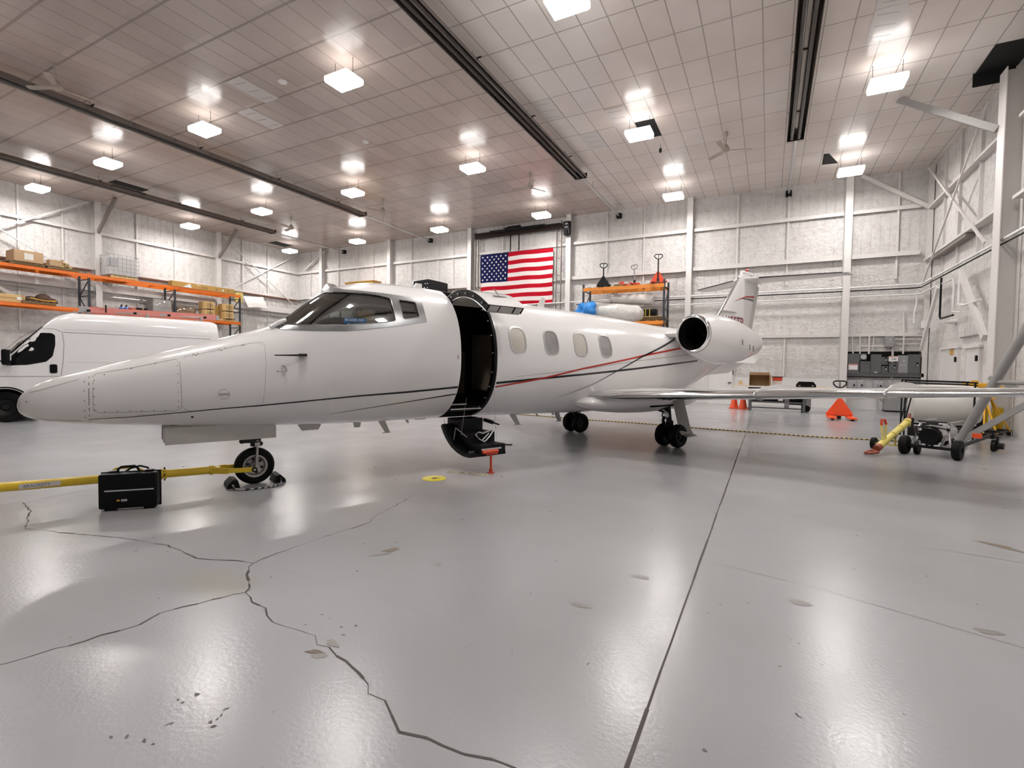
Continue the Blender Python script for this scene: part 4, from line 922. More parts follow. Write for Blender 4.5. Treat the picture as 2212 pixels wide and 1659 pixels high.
for sg in (1, -1):
    st = foil_loft([((-12.05, sg * .02, 3.98), 1.15, (0, 0, 1), .09), ((-12.25, sg * .4, 3.99), 1.05, (0, 0, 1), .09), ((-13.20, sg * 2.04, 4.02), .62, (0, 0, 1), .08), ((-13.28, sg * 2.10, 4.02), .46, (0, 0, 1), .07)], 'horizontal_stabilizer', jet, M['paint'])
    foil_loft([((-12.22, sg * .36, 3.99), .07, (0, 0, 1), .5), ((-13.18, sg * 2.02, 4.02), .05, (0, 0, 1), .5)], 'deice_boot', st, M['blackgloss'], n=8)
    def fy(x, z):
        k = (z - 2.5) / 1.5; le = 10.45 + 1.41 * k; ch = 2.15 - 1.05 * k; u = min(.98, max(.02, (x - le) / ch))
        return sg * (5 * .092 * ch * (.2969 * math.sqrt(u) - .126 * u - .3516 * u * u + .2843 * u ** 3 - .1036 * u ** 4) + .004)
    for nm, mm, A, B in (('fin_red_band', 'red_stripe', [(11.45, 3.27), (11.8, 3.40), (12.2, 3.50), (12.75, 3.54)], .035), ('fin_black_band', 'blackgloss', [(11.5, 3.31), (11.9, 3.42), (12.3, 3.44), (12.75, 3.43)], .03)):
        mb = MB(); Q = []
        for a_, b_ in zip(A, A[1:]): Q += [(a_[0] + (b_[0] - a_[0]) * i / 4, a_[1] + (b_[1] - a_[1]) * i / 4) for i in range(4)]
        Q.append(A[-1]); mb.grid([[(-x, fy(x, z + dz * B * i / len(Q)), z + dz * B * i / len(Q)) for dz in (1, -1)] for i, (x, z) in enumerate(Q)]); mb.build(nm, M[mm], fin)
    mb = MB(); mb.box((-11.2, sg * .09, 3.02), (.75, .06, .02)); mb.build('fin_fence', M['gear_white'], fin)
    tx = text_mesh('registration_lettering', 'N655TR', .36, M['maroon'], fin, (0, 0, 0), (0, 0, 0), .001, bold=.008)
    tx.rotation_euler = (PI / 2, 0, PI if sg > 0 else 0); tx.location = (-10.80 if sg > 0 else -12.15, sg * .125, 2.64); tx.scale = (.92, 1, 1)
mb = MB(); mb.prism([(-9.7, 1.26), (-10.2, 1.34), (-11.4, 1.40), (-12.25, 1.66), (-12.3, 2.0), (-11.5, 1.9), (-10.3, 1.5)], 'y', -.02, .02); mb.build('ventral_fin', M['paint'], jet)
for sg in (1, -1):
    mb = MB(); mb.prism([(-10.9, 1.62), (-12.2, 2.0), (-12.6, 2.02), (-12.55, 1.8), (-12.0, 1.6)], 'y', sg * .22, sg * .25); bmesh.ops.rotate(mb.bm, verts=mb.bm.verts, cent=(-11.5, sg * .23, 1.9), matrix=Matrix.Rotation(sg * .6, 3, 'X')); mb.build('delta_fin', M['paint'], jet)

# ------------------------------------------------------------------ things round the jet
def W(s, y, z): # a place given in jet terms
    a_ = Vector((-.41, -.912, 0)).normalized(); p_ = Vector((.912, -.41, 0)).normalized(); return Vector((-5.64, 3.92, 0)) - a_ * s + p_ * y + Vector((0, 0, z))
JR = jet.rotation_euler.z
t = thing('red_door_support', 'red screw jack stand propping up the lowered airstair door', 'support jack', W(2.77, 1.19, 0), JR)
mb = MB(); mb.cyl((0, 0, 0), (0, 0, .012), .05, n=16); mb.cyl((0, 0, .01), (0, 0, .06), .026, n=12); mb.build('foot', M['red'], t, True)
mb = MB(); mb.cyl((0, 0, .05), (0, 0, .275), .017, n=12); mb.build('post', M['red'], t, True)
mb = MB(); mb.box((0, 0, .27), (.20, .05, .02)); mb.build('cradle', M['red'], t)
# tow bar
t = thing('tow_bar', 'long yellow aircraft tow bar hooked to the nose wheel', 'tow bar', W(0, 0, 0), JR)
mb = MB(); mb.cyl((.42, 0, .222), (4.1, 0, .31), .045, n=24); mb.build('tube', M['yellow'], t, True)
mb = MB(); mb.lathe([(.05, 0), (.056, 0), (.056, .04), (.05, .04)], (.44, 0, .223), (1, 0, 0), 20); mb.lathe([(.045, 0), (.06, 0), (.06, .02), (.045, .02)], (.90, 0, .234), (1, 0, 0), 20); mb.lathe([(.045, 0), (.06, 0), (.06, .02), (.045, .02)], (.93, 0, .235), (1, 0, 0), 20); mb.build('collar', M['yellow'], t, True)
for sg in (1, -1):
    mb = MB(); mb.beam((.02, sg * .155, .205), (.30, sg * .13, .215), .012, .055); mb.beam((.30, sg * .13, .215), (.46, sg * .05, .222), .014, .07); fa = mb.build('fork_arm', M['yellow'], t)
    mb = MB(); mb.cyl((.03, sg * .13, .205), (.03, sg * .175, .205), .030, n=16); mb.build('axle_cap', M['black'], fa, True); mb = MB(); mb.cyl((.03, sg * .17, .205), (.03, sg * .18, .205), .015, n=12); mb.build('axle_bolt', M['strut'], fa, True)
mb = MB(); mb.box((.40, 0, .222), (.05, .14, .07)); mb.build('yoke', M['yellow'], t)
mb = MB(); mb.tube([(1.42, 0, .29), (1.34, 0, .345), (1.18, 0, .345), (1.09, 0, .285)], .012, 8); mb.build('carry_handle', M['yellow'], t, True)
mb = MB(); mb.cyl((.915, 0, .16), (.915, 0, .31), .008, n=8); mb.cyl((.915, -.07, .235), (.915, .07, .235), .008, n=8); mb.build('shear_bolt', M['gear_dark'], t)
mb = MB(); mb.box((1.93, .046, .260), (.30, .003, .046)); lb = mb.build('name_label', M['offwhite'], t)
tx = text_mesh('label_lettering', 'BRACKETT', .040, M['grey'], lb, (0, 0, 0), (0, 0, 0), .0006, sx=1.0, bold=.001); tx.rotation_euler = (PI / 2, 0, PI); tx.location = (2.05, .0485, .246)
# chocks and rope round the nose wheel
t = thing('wheel_chock', 'pair of black rubber chocks tied with black and white rope around the nose wheel', 'wheel chock', W(0, 0, 0), JR)
for x, r_ in ((.235, 0), (-.25, 0)):
    mb = MB(); sg = 1 if x > 0 else -1
    mb.prism([(x - .055 * sg, 0), (x + .085 * sg, 0), (x + .075 * sg, .045), (x + .02 * sg, .10), (x - .03 * sg, .09)], 'y', -.13, .14); mb.build('chock', M['rubber'], t)
mrope = bpy.data.materials.new('black_white_rope'); nt, N, L = nodes(mrope); wv_ = N.new('ShaderNodeTexWave'); wv_.inputs['Scale'].default_value = 9; wv_.bands_direction = 'DIAGONAL'; tc = N.new('ShaderNodeTexCoord'); L.new(tc.outputs['Object'], wv_.inputs[0]); L.new(ramp(wv_.outputs['Fac'], [(.45, g3(.01)), (.55, g3(.45))]), N['Principled BSDF'].inputs['Base Color'])
mb = MB(); mb.tube([(.26, .14, .04), (.255, .19, .015), (.24, .26, .012), (.20, .31, .012), (.12, .335, .012), (.02, .35, .012), (-.10, .345, .012), (-.20, .31, .012), (-.25, .24, .015), (-.27, .17, .02), (-.27, .14, .06)], .011, 8); mb.build('rope', mrope, t, True)
# hard case
c0, c1 = Vector((-5.851, 2.385, 0)), Vector((-5.504, 2.752, 0)); ang = math.atan2(c1.y - c0.y, c1.x - c0.x)
t = thing('hard_case', 'black plastic hard case standing on its edge on the floor before the tow bar', 'case', (c0 + c1) / 2, ang)
mb = MB(); mb.box((0, .055, .195), (.50, .105, .355), bev=.028); mb.box((0, .135, .195), (.48, .05, .345), bev=.02); mb.build('shell', M['black'], t, True)
mb = MB(); mb.box((0, .108, .195), (.515, .02, .368), bev=.008); mb.build('rim', M['black'], t, True)
mb = MB(); mb.tube([(-.115, .10, .37), (-.11, .10, .405), (-.085, .10, .425), (.03, .10, .43), (.055, .10, .41), (.07, .10, .37)], .012, 8); mb.tube([(-.06, .14, .37), (-.02, .15, .40), (.06, .15, .42), (.13, .14, .40), (.15, .13, .365)], .010, 8); mb.build('handle', M['black'], t, True)
mb = MB(); mb.box((-.15, .10, .378), (.07, .05, .018), bev=.004); mb.box((.16, .10, .378), (.07, .05, .018), bev=.004); mb.build('latch', M['black'], t)
mb = MB(); mb.box((-.15, .098, .389), (.05, .03, .004)); mb.box((.16, .098, .389), (.05, .03, .004)); mb.build('latch_highlight', M['grey_light'], t)
mb = MB(); mb.box((.015, .001, .205), (.415, .003, .013)); mb.build('reflective_strip', M['alu'], t)
mb = MB(); mb.box((-.03, .001, .105), (.05, .002, .022)); mb.build('label_sticker', M['grey_light'], t)
mb = MB(); mb.sphere((-.08, .002, .105), .012, 10, (1.3, .15, .7)); mb.build('orange_emblem', M['crane_yellow'], t)
mb = MB()
for x in (-.16, .17): mb.box((x, .07, .01), (.09, .09, .02), bev=.004)
mb.build('foot', M['black'], t)
# grounding point and its paint
t = thing('grounding_point', 'round yellow painted spot with a rusty centre on the floor near the airstair', 'floor marking', gz(938, 1033.5))
mb = MB(); mb.cyl((0, 0, 0), (0, 0, .003), .158, n=40); mb.build('painted_disc', m_floormark, t)
mb = MB(); mb.lathe([(0, .004), (.02, .006), (.035, .004), (.04, .003)], n=9); mb.box((.01, .02, .004), (.09, .02, .002), rz=.8); mb.build('ground_receptacle', M['rust'], t)
gt = text_mesh('ground_word', 'GROUND', .15, mat('worn_yellow_paint', (.62, .56, .30), .5, var=.25, scale=30), None, gz(958, 1019.5, .002), (0, 0, 0), .0006, sx=1.0, bold=.002)
dv = gz(1022, 1018.5) - gz(958, 1013); gt.rotation_euler.z = math.atan2(dv.y, dv.x); tag(gt, 'worn yellow painted word GROUND on the floor beyond the yellow spot', 'floor lettering')
t = MB(); p0, p1 = gz(1387, 887.5), gz(1407, 888.5); t.beam(Vector((p0.x, p0.y, .002)), Vector((p1.x, p1.y, .002)), .5, .003); tag(t.build('yellow_floor_patch', m_floormark), 'short yellow painted strip on the floor behind the main wheels', 'floor marking')
# yellow and black chain / rope barrier on the floor
mr2 = bpy.data.materials.new('yellow_black_rope'); nt, N, L = nodes(mr2); wv_ = N.new('ShaderNodeTexWave'); wv_.inputs['Scale'].default_value = 3.4; wv_.bands_direction = 'X'; tc = N.new('ShaderNodeTexCoord'); L.new(tc.outputs['Object'], wv_.inputs[0]); L.new(ramp(wv_.outputs['Fac'], [(.35, (.03, .025, .02)), (.5, (.62, .42, .08))]), N['Principled BSDF'].inputs['Base Color'])
mb = MB(); mb.tube([gz(x, y, .016) for x, y in ((1100, 893), (1200, 901), (1290, 908), (1380, 914), (1500, 924), (1620, 933), (1740, 942), (1850, 948), (1940, 953))], .014, 6)
tag(mb.build('striped_rope', mr2, smooth=True), 'long yellow and black striped rope lying across the floor behind the jet', 'rope')

# ------------------------------------------------------------------ the van
th = math.radians(25); vf = Vector((-math.sin(th), -math.cos(th), 0)); vl = Vector((math.cos(th), -math.sin(th), 0))
van = thing('cargo_van', 'white high-roof cargo van with pink ladder on its roof rack, parked behind the jet nose', 'van', Vector((-16.06, 4.78, 0)) - vl * 1.0, math.atan2(vf.y, vf.x))
vs = [-.95, -.93, -.85, -.6, -.3, -.1, .1, .4, .7, .95, 1.3, 2.2, 3.3, 4.15, 4.35, 4.44, 4.46]
VF = Loft(vs, [.9, 1.0, 1.12, 1.25, 1.36, 1.50, 1.72, 2.08, 2.42, 2.64, 2.72, 2.73, 2.72, 2.70, 2.66, 2.48, 2.3], [.35] + [.28] * 14 + [.3, .35],
          [.60, .78, .88, .95, .985, 1.0, 1.0, 1.0, 1.0, 1.0, 1.0, 1.0, 1.0, 1.0, .985, .93, .88], .42, N=lambda x: 5 + 3 * max(0, min(1, x / 1.2)))
body = tmpo(VF.solid(0, step=.08, m=96), M['vanpaint'])
cuts = []
for x in (0.0, 3.45):
    for sg in (1, -1):
        mb = MB(); mb.cyl((-x, sg * .62, .37), (-x, sg * 1.2, .37), .44, n=40); cuts.append((mb.build('cut', M['black']), 'DIFFERENCE'))
boolean(body, cuts, 'van_body', van)
for sg in (1, -1):
    wp = roundpoly([(.02, 1.36), (.09, 1.36), (.40, 1.38), (.73, 1.46), (.85, 1.60), (.90, 1.88), (.90, 2.12), (.84, 2.17), (.66, 2.17), (.41, 2.10), (.17, 1.93), (-.02, 1.70), (-.06, 1.45)], .03, 2)
    VF.patch(wp, 'side_window', M['darkglass'], van, .004, 4, sg=sg)
    VF.patch(roundpoly([(.79, 1.18), (.93, 1.18), (.93, 1.40), (.79, 1.40)], .04), 'door_handle', M['black'], van, .012, 2, sg=sg)
    VF.strip([(.95, 2.25), (1.03, 2.20), (1.06, 1.9), (1.04, 1.5), (.99, 1.08)], 'door_seam', M['seam'], van, .010, off=.003, sg=sg)
    VF.strip([(-.05, 1.76), (.2, 2.05), (.42, 2.21), (.60, 2.27), (.9, 2.27), (1.0, 2.22)], 'door_seam', M['seam'], van, .010, off=.003, sg=sg)
    VF.strip([(1.05, 2.20), (2.5, 2.185), (4.2, 2.165)], 'side_crease', M['seam'], van, .012, off=.003, sg=sg); VF.strip([(1.05, 2.27), (4.26, 2.25)], 'side_crease', M['grey_stripe'], van, .006, off=.003, sg=sg)
    VF.strip([(1.12, 1.46), (4.0, 1.43)], 'side_crease', M['grey_stripe'], van, .006, off=.003, sg=sg); VF.strip([(-.2, 1.10), (4.3, 1.11)], 'side_crease', M['grey_stripe'], van, .018, off=.003, sg=sg)
    for x in (0.0, 3.45):
        mb = MB(); n = 26; rows = []
        for r in (.43, .46, .56, .60):
            rows.append([(-x + r * math.cos(PI * i / n) * 1.0, sg * (1.005 if .45 < r < .55 else .985), .37 + r * math.sin(PI * i / n)) for i in range(-2, n + 3)])
        mb.grid(rows); mb.build('wheel_arch_trim', M['black'], van, True)
        mb = MB(); mb.lathe([(.20, -.10), (.24, -.12), (.33, -.12), (.36, -.09), (.365, 0), (.36, .09), (.33, .12), (.24, .12), (.20, .10)], (-x, sg * .86, .366), (0, 1, 0), 40); tr = mb.build('van_tyre', M['rubber'], van, True)
        mb = MB(); mb.lathe([(0, .04), (.07, .05), (.10, .02), (.18, .05), (.205, .10), (.205, -.10), (0, -.1)], (-x, sg * .86, .366), (0, sg, 0), 24); mb.build('wheel_disc', M['gear_dark'], tr, True)
    mb = MB(); mb.box((-.06, sg * 1.16, 1.56), (.15, .24, .38), bev=.05); mb.beam((-.10, sg * .98, 1.45), (-.06, sg * 1.08, 1.48), .06, .10); mr_ = mb.build('door_mirror', M['black'], van, True)
    mb = MB(); mb.box((-.138, sg * 1.19, 1.56), (.01, .12, .16), bev=.004); mb.build('mirror_glass', M['offwhite'], mr_)
# windshield: between body curve
mb = MB(); rows = []
for x in (-.22, -.05, .15, .4, .66):
    rows.append([(-x + .012, y, VF.zt(x) + .006 - .05 * (abs(y) / .85) ** 3) for y in (-.85, -.6, -.3, 0, .3, .6, .85)])
mb.grid(rows); mb.build('van_windshield', M['darkglass'], van, True)
mb = MB(); mb.box((.93, 0, .52), (.10, 1.6, .34), bev=.03); mb.box((.90, 0, .92), (.08, 1.1, .16), bev=.02); mb.build('front_bumper', M['black'], van, True)
for sg in (1, -1):
    mb = MB(); mb.sphere((.80, sg * .72, 1.0), .16, 16, (.5, .8, 1.3)); mb.build('headlamp', M['strut'], van, True)
# roof rack with ladder
mb = MB()
for x in (1.5, 2.75, 4.0):
    mb.cyl((-x, -.80, 2.79), (-x, .84, 2.79), .022, n=10)
    for sg in (1, -1): mb.beam((-x, sg * .78, 2.64), (-x, sg * .78, 2.79), .05, .03)
mb.cyl((-1.2, .5, 2.76), (-2.6, .86, 2.79), .016, n=8); mb.cyl((-2.7, .5, 2.76), (-4.0, .86, 2.79), .016, n=8)
mb.build('roof_rack', M['alu'], van, True)
mb = MB()
for x in (1.5, 2.45, 3.2, 4.05): mb.cyl((-x, .84, 2.79), (-x - .06, .86, 2.79), .03, n=10)
mb.build('rack_grip', M['black'], van, True)
lad = thing('extension_ladder', 'pink fibreglass extension ladder strapped on the van roof rack', 'ladder', van.location + vl * 0 - vf * .15 + Vector((0, 0, .03)), van.rotation_euler.z)
for y, z in ((.72, 2.76), (.34, 2.76), (.66, 2.835), (.40, 2.835)):
    mb = MB(); mb.box((-2.78, y, z), (2.95, .035, .075)); mb.build('side_rail', M['pink'], lad)
mb = MB()
for k in range(10): mb.cyl((-1.5 - k * .30, .34, 2.76), (-1.5 - k * .30, .72, 2.76), .016, n=8)
mb.build('rung', M['alu'], lad)
for c_, z_ in (((-1.28, .72, 2.79), (.20, .06, .15)), ((-4.26, .72, 2.78), (.08, .05, .12)), ((-2.95, .745, 2.77), (.14, .006, .07))): mb = MB(); mb.box(c_, z_, bev=.003); mb.build('end_shoe' if abs(c_[0] + 2.95) > .1 else 'rail_label', M['grey_light'], lad)
mb = MB(); mb.box((-1.72, .735, 2.84), (.03, .03, .2)); mb.build('strap', M['black'], lad)

# ------------------------------------------------------------------ pallet racking on the left
RX = -27.5
def beam_c(mb, a, b_, h=.12, d=.05): mb.beam(a, b_, d, h)
rk = thing('pallet_rack', 'long orange and slate pallet rack against the left wall', 'pallet rack', (RX, 0, 0))
for y in (3.75, 7.4, 11.05, 14.70, 18.25):
    for x in (0, -.92):
        mb = MB(); mb.box((x, y, 2.70), (.075, .075, 5.40))
        mb.build('upright', M['navy'], rk)
    mb = MB(); zz = [.2, 1.1, 2.0, 2.9, 3.55, 4.45, 5.2]
    for z in zz: mb.beam((0, y, z), (-.92, y, z), .03, .04)
    for i in range(len(zz) - 1): mb.beam(((0, -.92)[i % 2], y, zz[i]), ((-.92, 0)[i % 2], y, zz[i + 1]), .03, .04)
    mb.build('upright_brace', M['navy'], rk)
for y0, y1 in ((3.75, 7.4), (7.4, 11.05), (11.05, 14.70), (14.70, 18.25)):
    for z in (5.36, 3.78):
        for x in (.03, -.95):
            mb = MB(); mb.beam((x, y0, z), (x, y1, z), .05, .13); mb.box((x + (.02 if x > 0 else -.02), y0 + .04, z), (.02, .05, .22)); mb.box((x + (.02 if x > 0 else -.02), y1 - .04, z), (.02, .05, .22)); mb.build('beam', M['orange'], rk)
    mb = MB()
    for k in range(3): mb.box((-.46, y0 + .6 + k * 1.15, 5.37), (.9, .06, .04)); mb.box((-.46, y0 + .6 + k * 1.15, 3.79), (.9, .06, .04))
    mb.build('cross_bar', M['orange'], rk)
def pallet(mb, x, y, z, lx=.95, ly=1.1):
    for k in range(6): mb.box((x, y - ly / 2 + .06 + k * (ly - .12) / 5, z + .115), (lx, .10, .02))
    for k in range(3): mb.box((x - lx / 2 + .05 + k * (lx - .1) / 2, y, z + .06), (.08, ly, .09))
    for k in range(3): mb.box((x, y - ly / 2 + .06 + k * (ly - .12) / 2, z + .01), (lx, .10, .02))
pgroup = 'pallets on the left rack'
def place_pallet(x, y, z, label, m='wood'):
    mb = MB(); pallet(mb, 0, 0, 0); o = tag(mb.build('pallet', M[m]), label, 'pallet', pgroup); o.location = (x, y, z); return o
ZT, ZM = 5.43, 3.85
place_pallet(-27.9, 8.95, ZT, 'wooden pallet under the big cardboard box on the top shelf', 'wood_dark')
place_pallet(-27.9, 10.15, ZT, 'wooden pallet under the heap of scrap on the top shelf', 'wood_dark')
place_pallet(-27.95, 12.45, ZT, 'yellowish wooden pallet under the caged tank', 'ply')
place_pallet(-27.9, 9.3, ZM, 'dark wooden pallet under the brown canvas heap', 'wood_dark')
place_pallet(-27.9, 16.35, ZM, 'wooden pallet under the left pair of stacked pine crates', 'ply')
place_pallet(-27.9, 17.45, ZM, 'wooden pallet under the right pair of stacked pine crates', 'ply')
def carton(name, label, cat, c, size, m, rz=0, extra=None, bev=.008, group=None, tape=None):
    t = thing(name, label, cat, c, rz, group); mb = MB(); mb.box((0, 0, size[2] / 2), size, bev=bev); mb.build('body', M[m], t)
    if tape: mb = MB(); mb.box((size[0] / 2 + .002, 0, size[2] / 2), (.003, tape[0], tape[1])); mb.build('paper_label', M['offwhite'], t)
    mb = MB(); mb.box((0, 0, size[2] + .001), (size[0] * .98, .06, .003)); mb.box((size[0] / 2 + .001, 0, size[2] * .85), (.003, .06, size[2] * .25)); mb.build('tape', M['card'] if m != 'card' else M['card_gold'], t)
    return t
carton('cardboard_box', 'large cardboard box with white shipping label on the top rack shelf', 'box', (-27.8, 8.98, ZT + .13), (.8, .92, .46), 'card', tape=(.28, .26))
carton('cardboard_box', 'small cardboard box right of the large labelled box', 'box', (-27.6, 9.85, ZT + .13), (.35, .38, .26), 'card')
mb = MB()
random.seed(3)
for k in range(70):
    a = random.uniform(0, 2 * PI); r = random.random() ** .7; x, y = -27.9 + .38 * r * math.cos(a), 10.2 + .52 * r * math.sin(a); z = ZT + .15 + random.random() * .38 * (1 - r)
    d = Vector((random.uniform(-1, 1), random.uniform(-1, 1), random.uniform(-.7, .9))).normalized() * random.uniform(.08, .18)
    mb.mi = k % 3; mb.cyl(Vector((x, y, z)) - d / 2, Vector((x, y, z)) + d / 2, random.uniform(.018, .04), n=7)
tag(mb.build('scrap_heap', [M['wood_dark'], M['rockwool'], M['card']]), 'tangled heap of brown and cream hose ends on a top shelf pallet', 'scrap pile', kind='stuff')
# caged tank
t = thing('caged_tank', 'white plastic tank in a thin wire cage on the top rack shelf', 'tank', (-27.95, 12.45, ZT + .13))
mb = MB(); mb.box((0, 0, .46), (.86, 1.14, .88), bev=.06); mb.build('bottle', mat('translucent_tank', (.66, .64, .63), .3), t, True)
mb = MB(); X2, Y2, Z2 = .46, .60, .98
for k in range(6):
    z = .04 + k * (Z2 - .04) / 5; mb.tube([(X2, -Y2, z), (X2, Y2, z), (-X2, Y2, z), (-X2, -Y2, z)], .009, 5, True)
for k in range(8):
    y = -Y2 + k * 2 * Y2 / 7
    for x in (X2, -X2): mb.cyl((x, y, .02), (x, y, Z2), .008, n=5)
for k in range(1, 6):
    x = -X2 + k * 2 * X2 / 6
    for y in (Y2, -Y2): mb.cyl((x, y, .02), (x, y, Z2), .008, n=5)
mb.build('cage', M['grey_light'], t)
mb = MB(); mb.box((.3, -Y2 - .005, .62), (.3, .006, .34)); mb.box((X2 + .005, -.42, .62), (.006, .3, .36)); mb.build('id_plate', M['grey_light'], t)
# long golden carton
t = thing('long_carton', 'very long golden cardboard carton with printed marks at the end of the top shelf', 'box', (-27.62, 16.2, ZT))
mb = MB(); mb.box((0, 0, .14), (.40, 3.35, .28), bev=.01); mb.build('body', M['card_gold'], t)
mb = MB(); mb.prism([(-1.15, .02), (-.70, .02), (-.78, .24)], 'x', .202, .206); mb.box((.204, 1.0, .13), (.004, .10, .10)); mb.box((.204, -.35, .22), (.004, .12, .03)); mb.build('white_sticker', M['white'], t)
mb = MB()
for y in (-.15, -.02, .12, .62, 1.3): mb.box((.204, y, .12), (.003, .06, .09))
mb.build('print', M['wood_dark'], t)
# middle shelf of the left rack
t = thing('wooden_crate', 'long pale timber crate at the near end of the middle shelf', 'crate', (-27.9, 8.17, ZM))
mb = MB(); mb.box((0, 0, .17), (.8, 1.40, .32), bev=.01); mb.build('body', M['ply'], t)
mb = MB(); mb.box((.405, 0, .18), (.01, 1.4, .03)); mb.box((.405, .62, .17), (.02, .08, .32)); mb.build('batten', M['wood'], t); mb = MB(); mb.box((.41, .55, .18), (.006, .22, .12)); mb.build('paper_label', M['white'], t)
mb = MB(); mb.sphere((-27.85, 9.55, ZM + .17), .4, 20, (.9, .75, .85)); mb.sphere((-27.85, 9.15, ZM + .15), .3, 16, (1, .9, .7)); mb.sphere((-27.8, 9.85, ZM + .12), .3, 16, (.9, .6, .75))
bmesh.ops.bisect_plane(mb.bm, geom=mb.bm.verts[:] + mb.bm.edges[:] + mb.bm.faces[:], plane_co=(0, 0, ZM + .13), plane_no=(0, 0, -1), clear_outer=True)
t = mb.build('canvas_bundle', M['brown'], smooth=True); tag(t, 'dark brown canvas bundle tied with yellow cord on a rack pallet', 'bundle')
mb = MB(); mb.tube([(-27.42, 9.0, ZM + .25), (-27.43, 9.25, ZM + .20), (-27.40, 9.5, ZM + .17), (-27.42, 9.85, ZM + .2)], .018, 6); mb.build('cord', M['crane_yellow'], t, True)
mb = MB()
for k in range(26): mb.sphere((-27.7 + random.uniform(-.2, .2), 11.15 + k * .04, ZM + random.uniform(.03, .12)), random.uniform(.04, .09), 8, (1, 1, .8))
tag(mb.build('engine_parts', M['wood_dark'], smooth=True), 'low row of dark rusty machine parts left of the blue jugs on the middle shelf', 'machine parts', kind='stuff')
for i, (y, d) in enumerate(((12.30, 'left'), (12.50, 'right'))):
    t = thing('blue_jug', '%s one of two blue jugs with black tops on the middle shelf' % d, 'jug', (-27.5, y, ZM), group='blue jugs on the middle shelf')
    mb = MB(); mb.lathe([(0, 0), (.085, 0), (.09, .02), (.09, .19), (.04, .25), (.03, .27)]); mb.build('jug', M['bottle_blue'], t, True)
    mb = MB(); mb.lathe([(.034, .26), (.034, .33), (.0, .34)]); mb.box((.03, 0, .34), (.09, .03, .03)); mb.build('cap', M['black'], t, True)
carton('red_toolbox', 'small dull red box beside the blue jugs', 'box', (-27.5, 12.75, ZM), (.25, .22, .24), 'red')
carton('black_case', 'black slanted case between the red box and the wrapped stack', 'case', (-27.5, 13.15, ZM), (.3, .42, .27), 'black')
def wrapped(name, label, c, size, m='offwhite', rows=3):
    t = thing(name, label, 'wrapped load', c); mb = MB()
    for k in range(rows):
        h = size[2] / rows; mb.box((random.uniform(-.02, .02), random.uniform(-.03, .03), h * (k + .5)), (size[0] * (1 - .03 * k), size[1] * (1 - .05 * k), h * .97), bev=.02)
    mb.build('cartons', M[m], t); mb = MB(); mb.box((0, 0, size[2] / 2 + .01), (size[0] + .03, size[1] + .04, size[2] + .03), bev=.05)
    mb.build('stretch_film', M['clear'], t, True); return t
wrapped('wrapped_stack', 'tall stack of pale cartons in stretch film behind the ladder', (-27.9, 14.15, ZM), (.8, .95, .82), 'offwhite', 4)
wrapped('wrapped_parcels', 'lower heap of beige parcels in stretch film left of the crates', (-27.9, 15.25, ZM), (.8, .95, .52), 'card', 3)
def crate(x, y, z, label, group):
    t = thing('pine_crate', label, 'crate', (x, y, z), group=group)
    mb = MB(); mb.box((0, 0, .20), (.62, .52, .40), bev=.006); mb.build('body', M['ply'], t)
    mb = MB(); mb.box((.315, 0, .20), (.012, .34, .22)); mb.build('front_panel', M['wood'], t)
    mb = MB(); mb.box((.325, 0, .20), (.01, .02, .40)); mb.box((.315, 0, -.0), (.02, .40, .035)); mb.build('strap', M['dark'], t)
crate(-27.65, 16.42, ZM + .14, 'pine crate, lower left of the four at the rack end', 'pine crates on the middle shelf'); crate(-27.65, 16.42, ZM + .58, 'pine crate, upper left of the four at the rack end', 'pine crates on the middle shelf')
crate(-27.65, 17.50, ZM + .14, 'pine crate, lower right of the four at the rack end', 'pine crates on the middle shelf'); crate(-27.65, 17.50, ZM + .58, 'pine crate, upper right of the four at the rack end', 'pine crates on the middle shelf')
carton('cardboard_box', 'cardboard box behind the gap between the stacked pine crates', 'box', (-28.05, 17.0, ZM + .02), (.5, .4, .85), 'card_gold')
# dark workbench clutter between the rack end and the jet nose
t = thing('black_cabinet', 'dark cabinet glimpsed beyond the van rear at the rack end', 'cabinet', (-26.3, 18.6, 0)); mb = MB(); mb.box((0, 0, 1.35), (1.6, .9, 2.7), bev=.02); mb.build('body', M['dark'], t)
mb = MB(); mb.box((.1, 0, 2.72), (1.5, .7, .05)); mb.build('top_board', M['ply'], t)
t = thing('black_container', 'tall black container beyond the nose with small white label', 'cabinet', (-25.2, 19.9, 0)); mb = MB(); mb.box((0, 0, 1.75), (1.5, 1.0, 3.5), bev=.02); mb.build('body', M['black'], t); mb = MB(); mb.box((.4, -.505, 3.35), (.2, .01, .12)); mb.build('label_sticker', M['white'], t)
mb = MB(); mb.box((XL + .25, 18.9, 5.45), (.14, .45, .6)); tag(mb.build('torn_insulation', M['rockwool']), 'yellow batt of exposed insulation hanging under the girt near the left corner', 'insulation')
mb = MB(); mb.grid([[(XL + .35 + .4 * math.sin(t_), 19.15 + .02 * k + u * 1.3, 5.55 - .75 * t_ + .12 * u) for u in (0, .33, .66, 1)] for k, t_ in enumerate([0, .3, .6, .9])]); tag(mb.build('insulation_flap', M['offwhite'], smooth=True), 'white facing sheet peeling from the wall near the left corner', 'sheet')

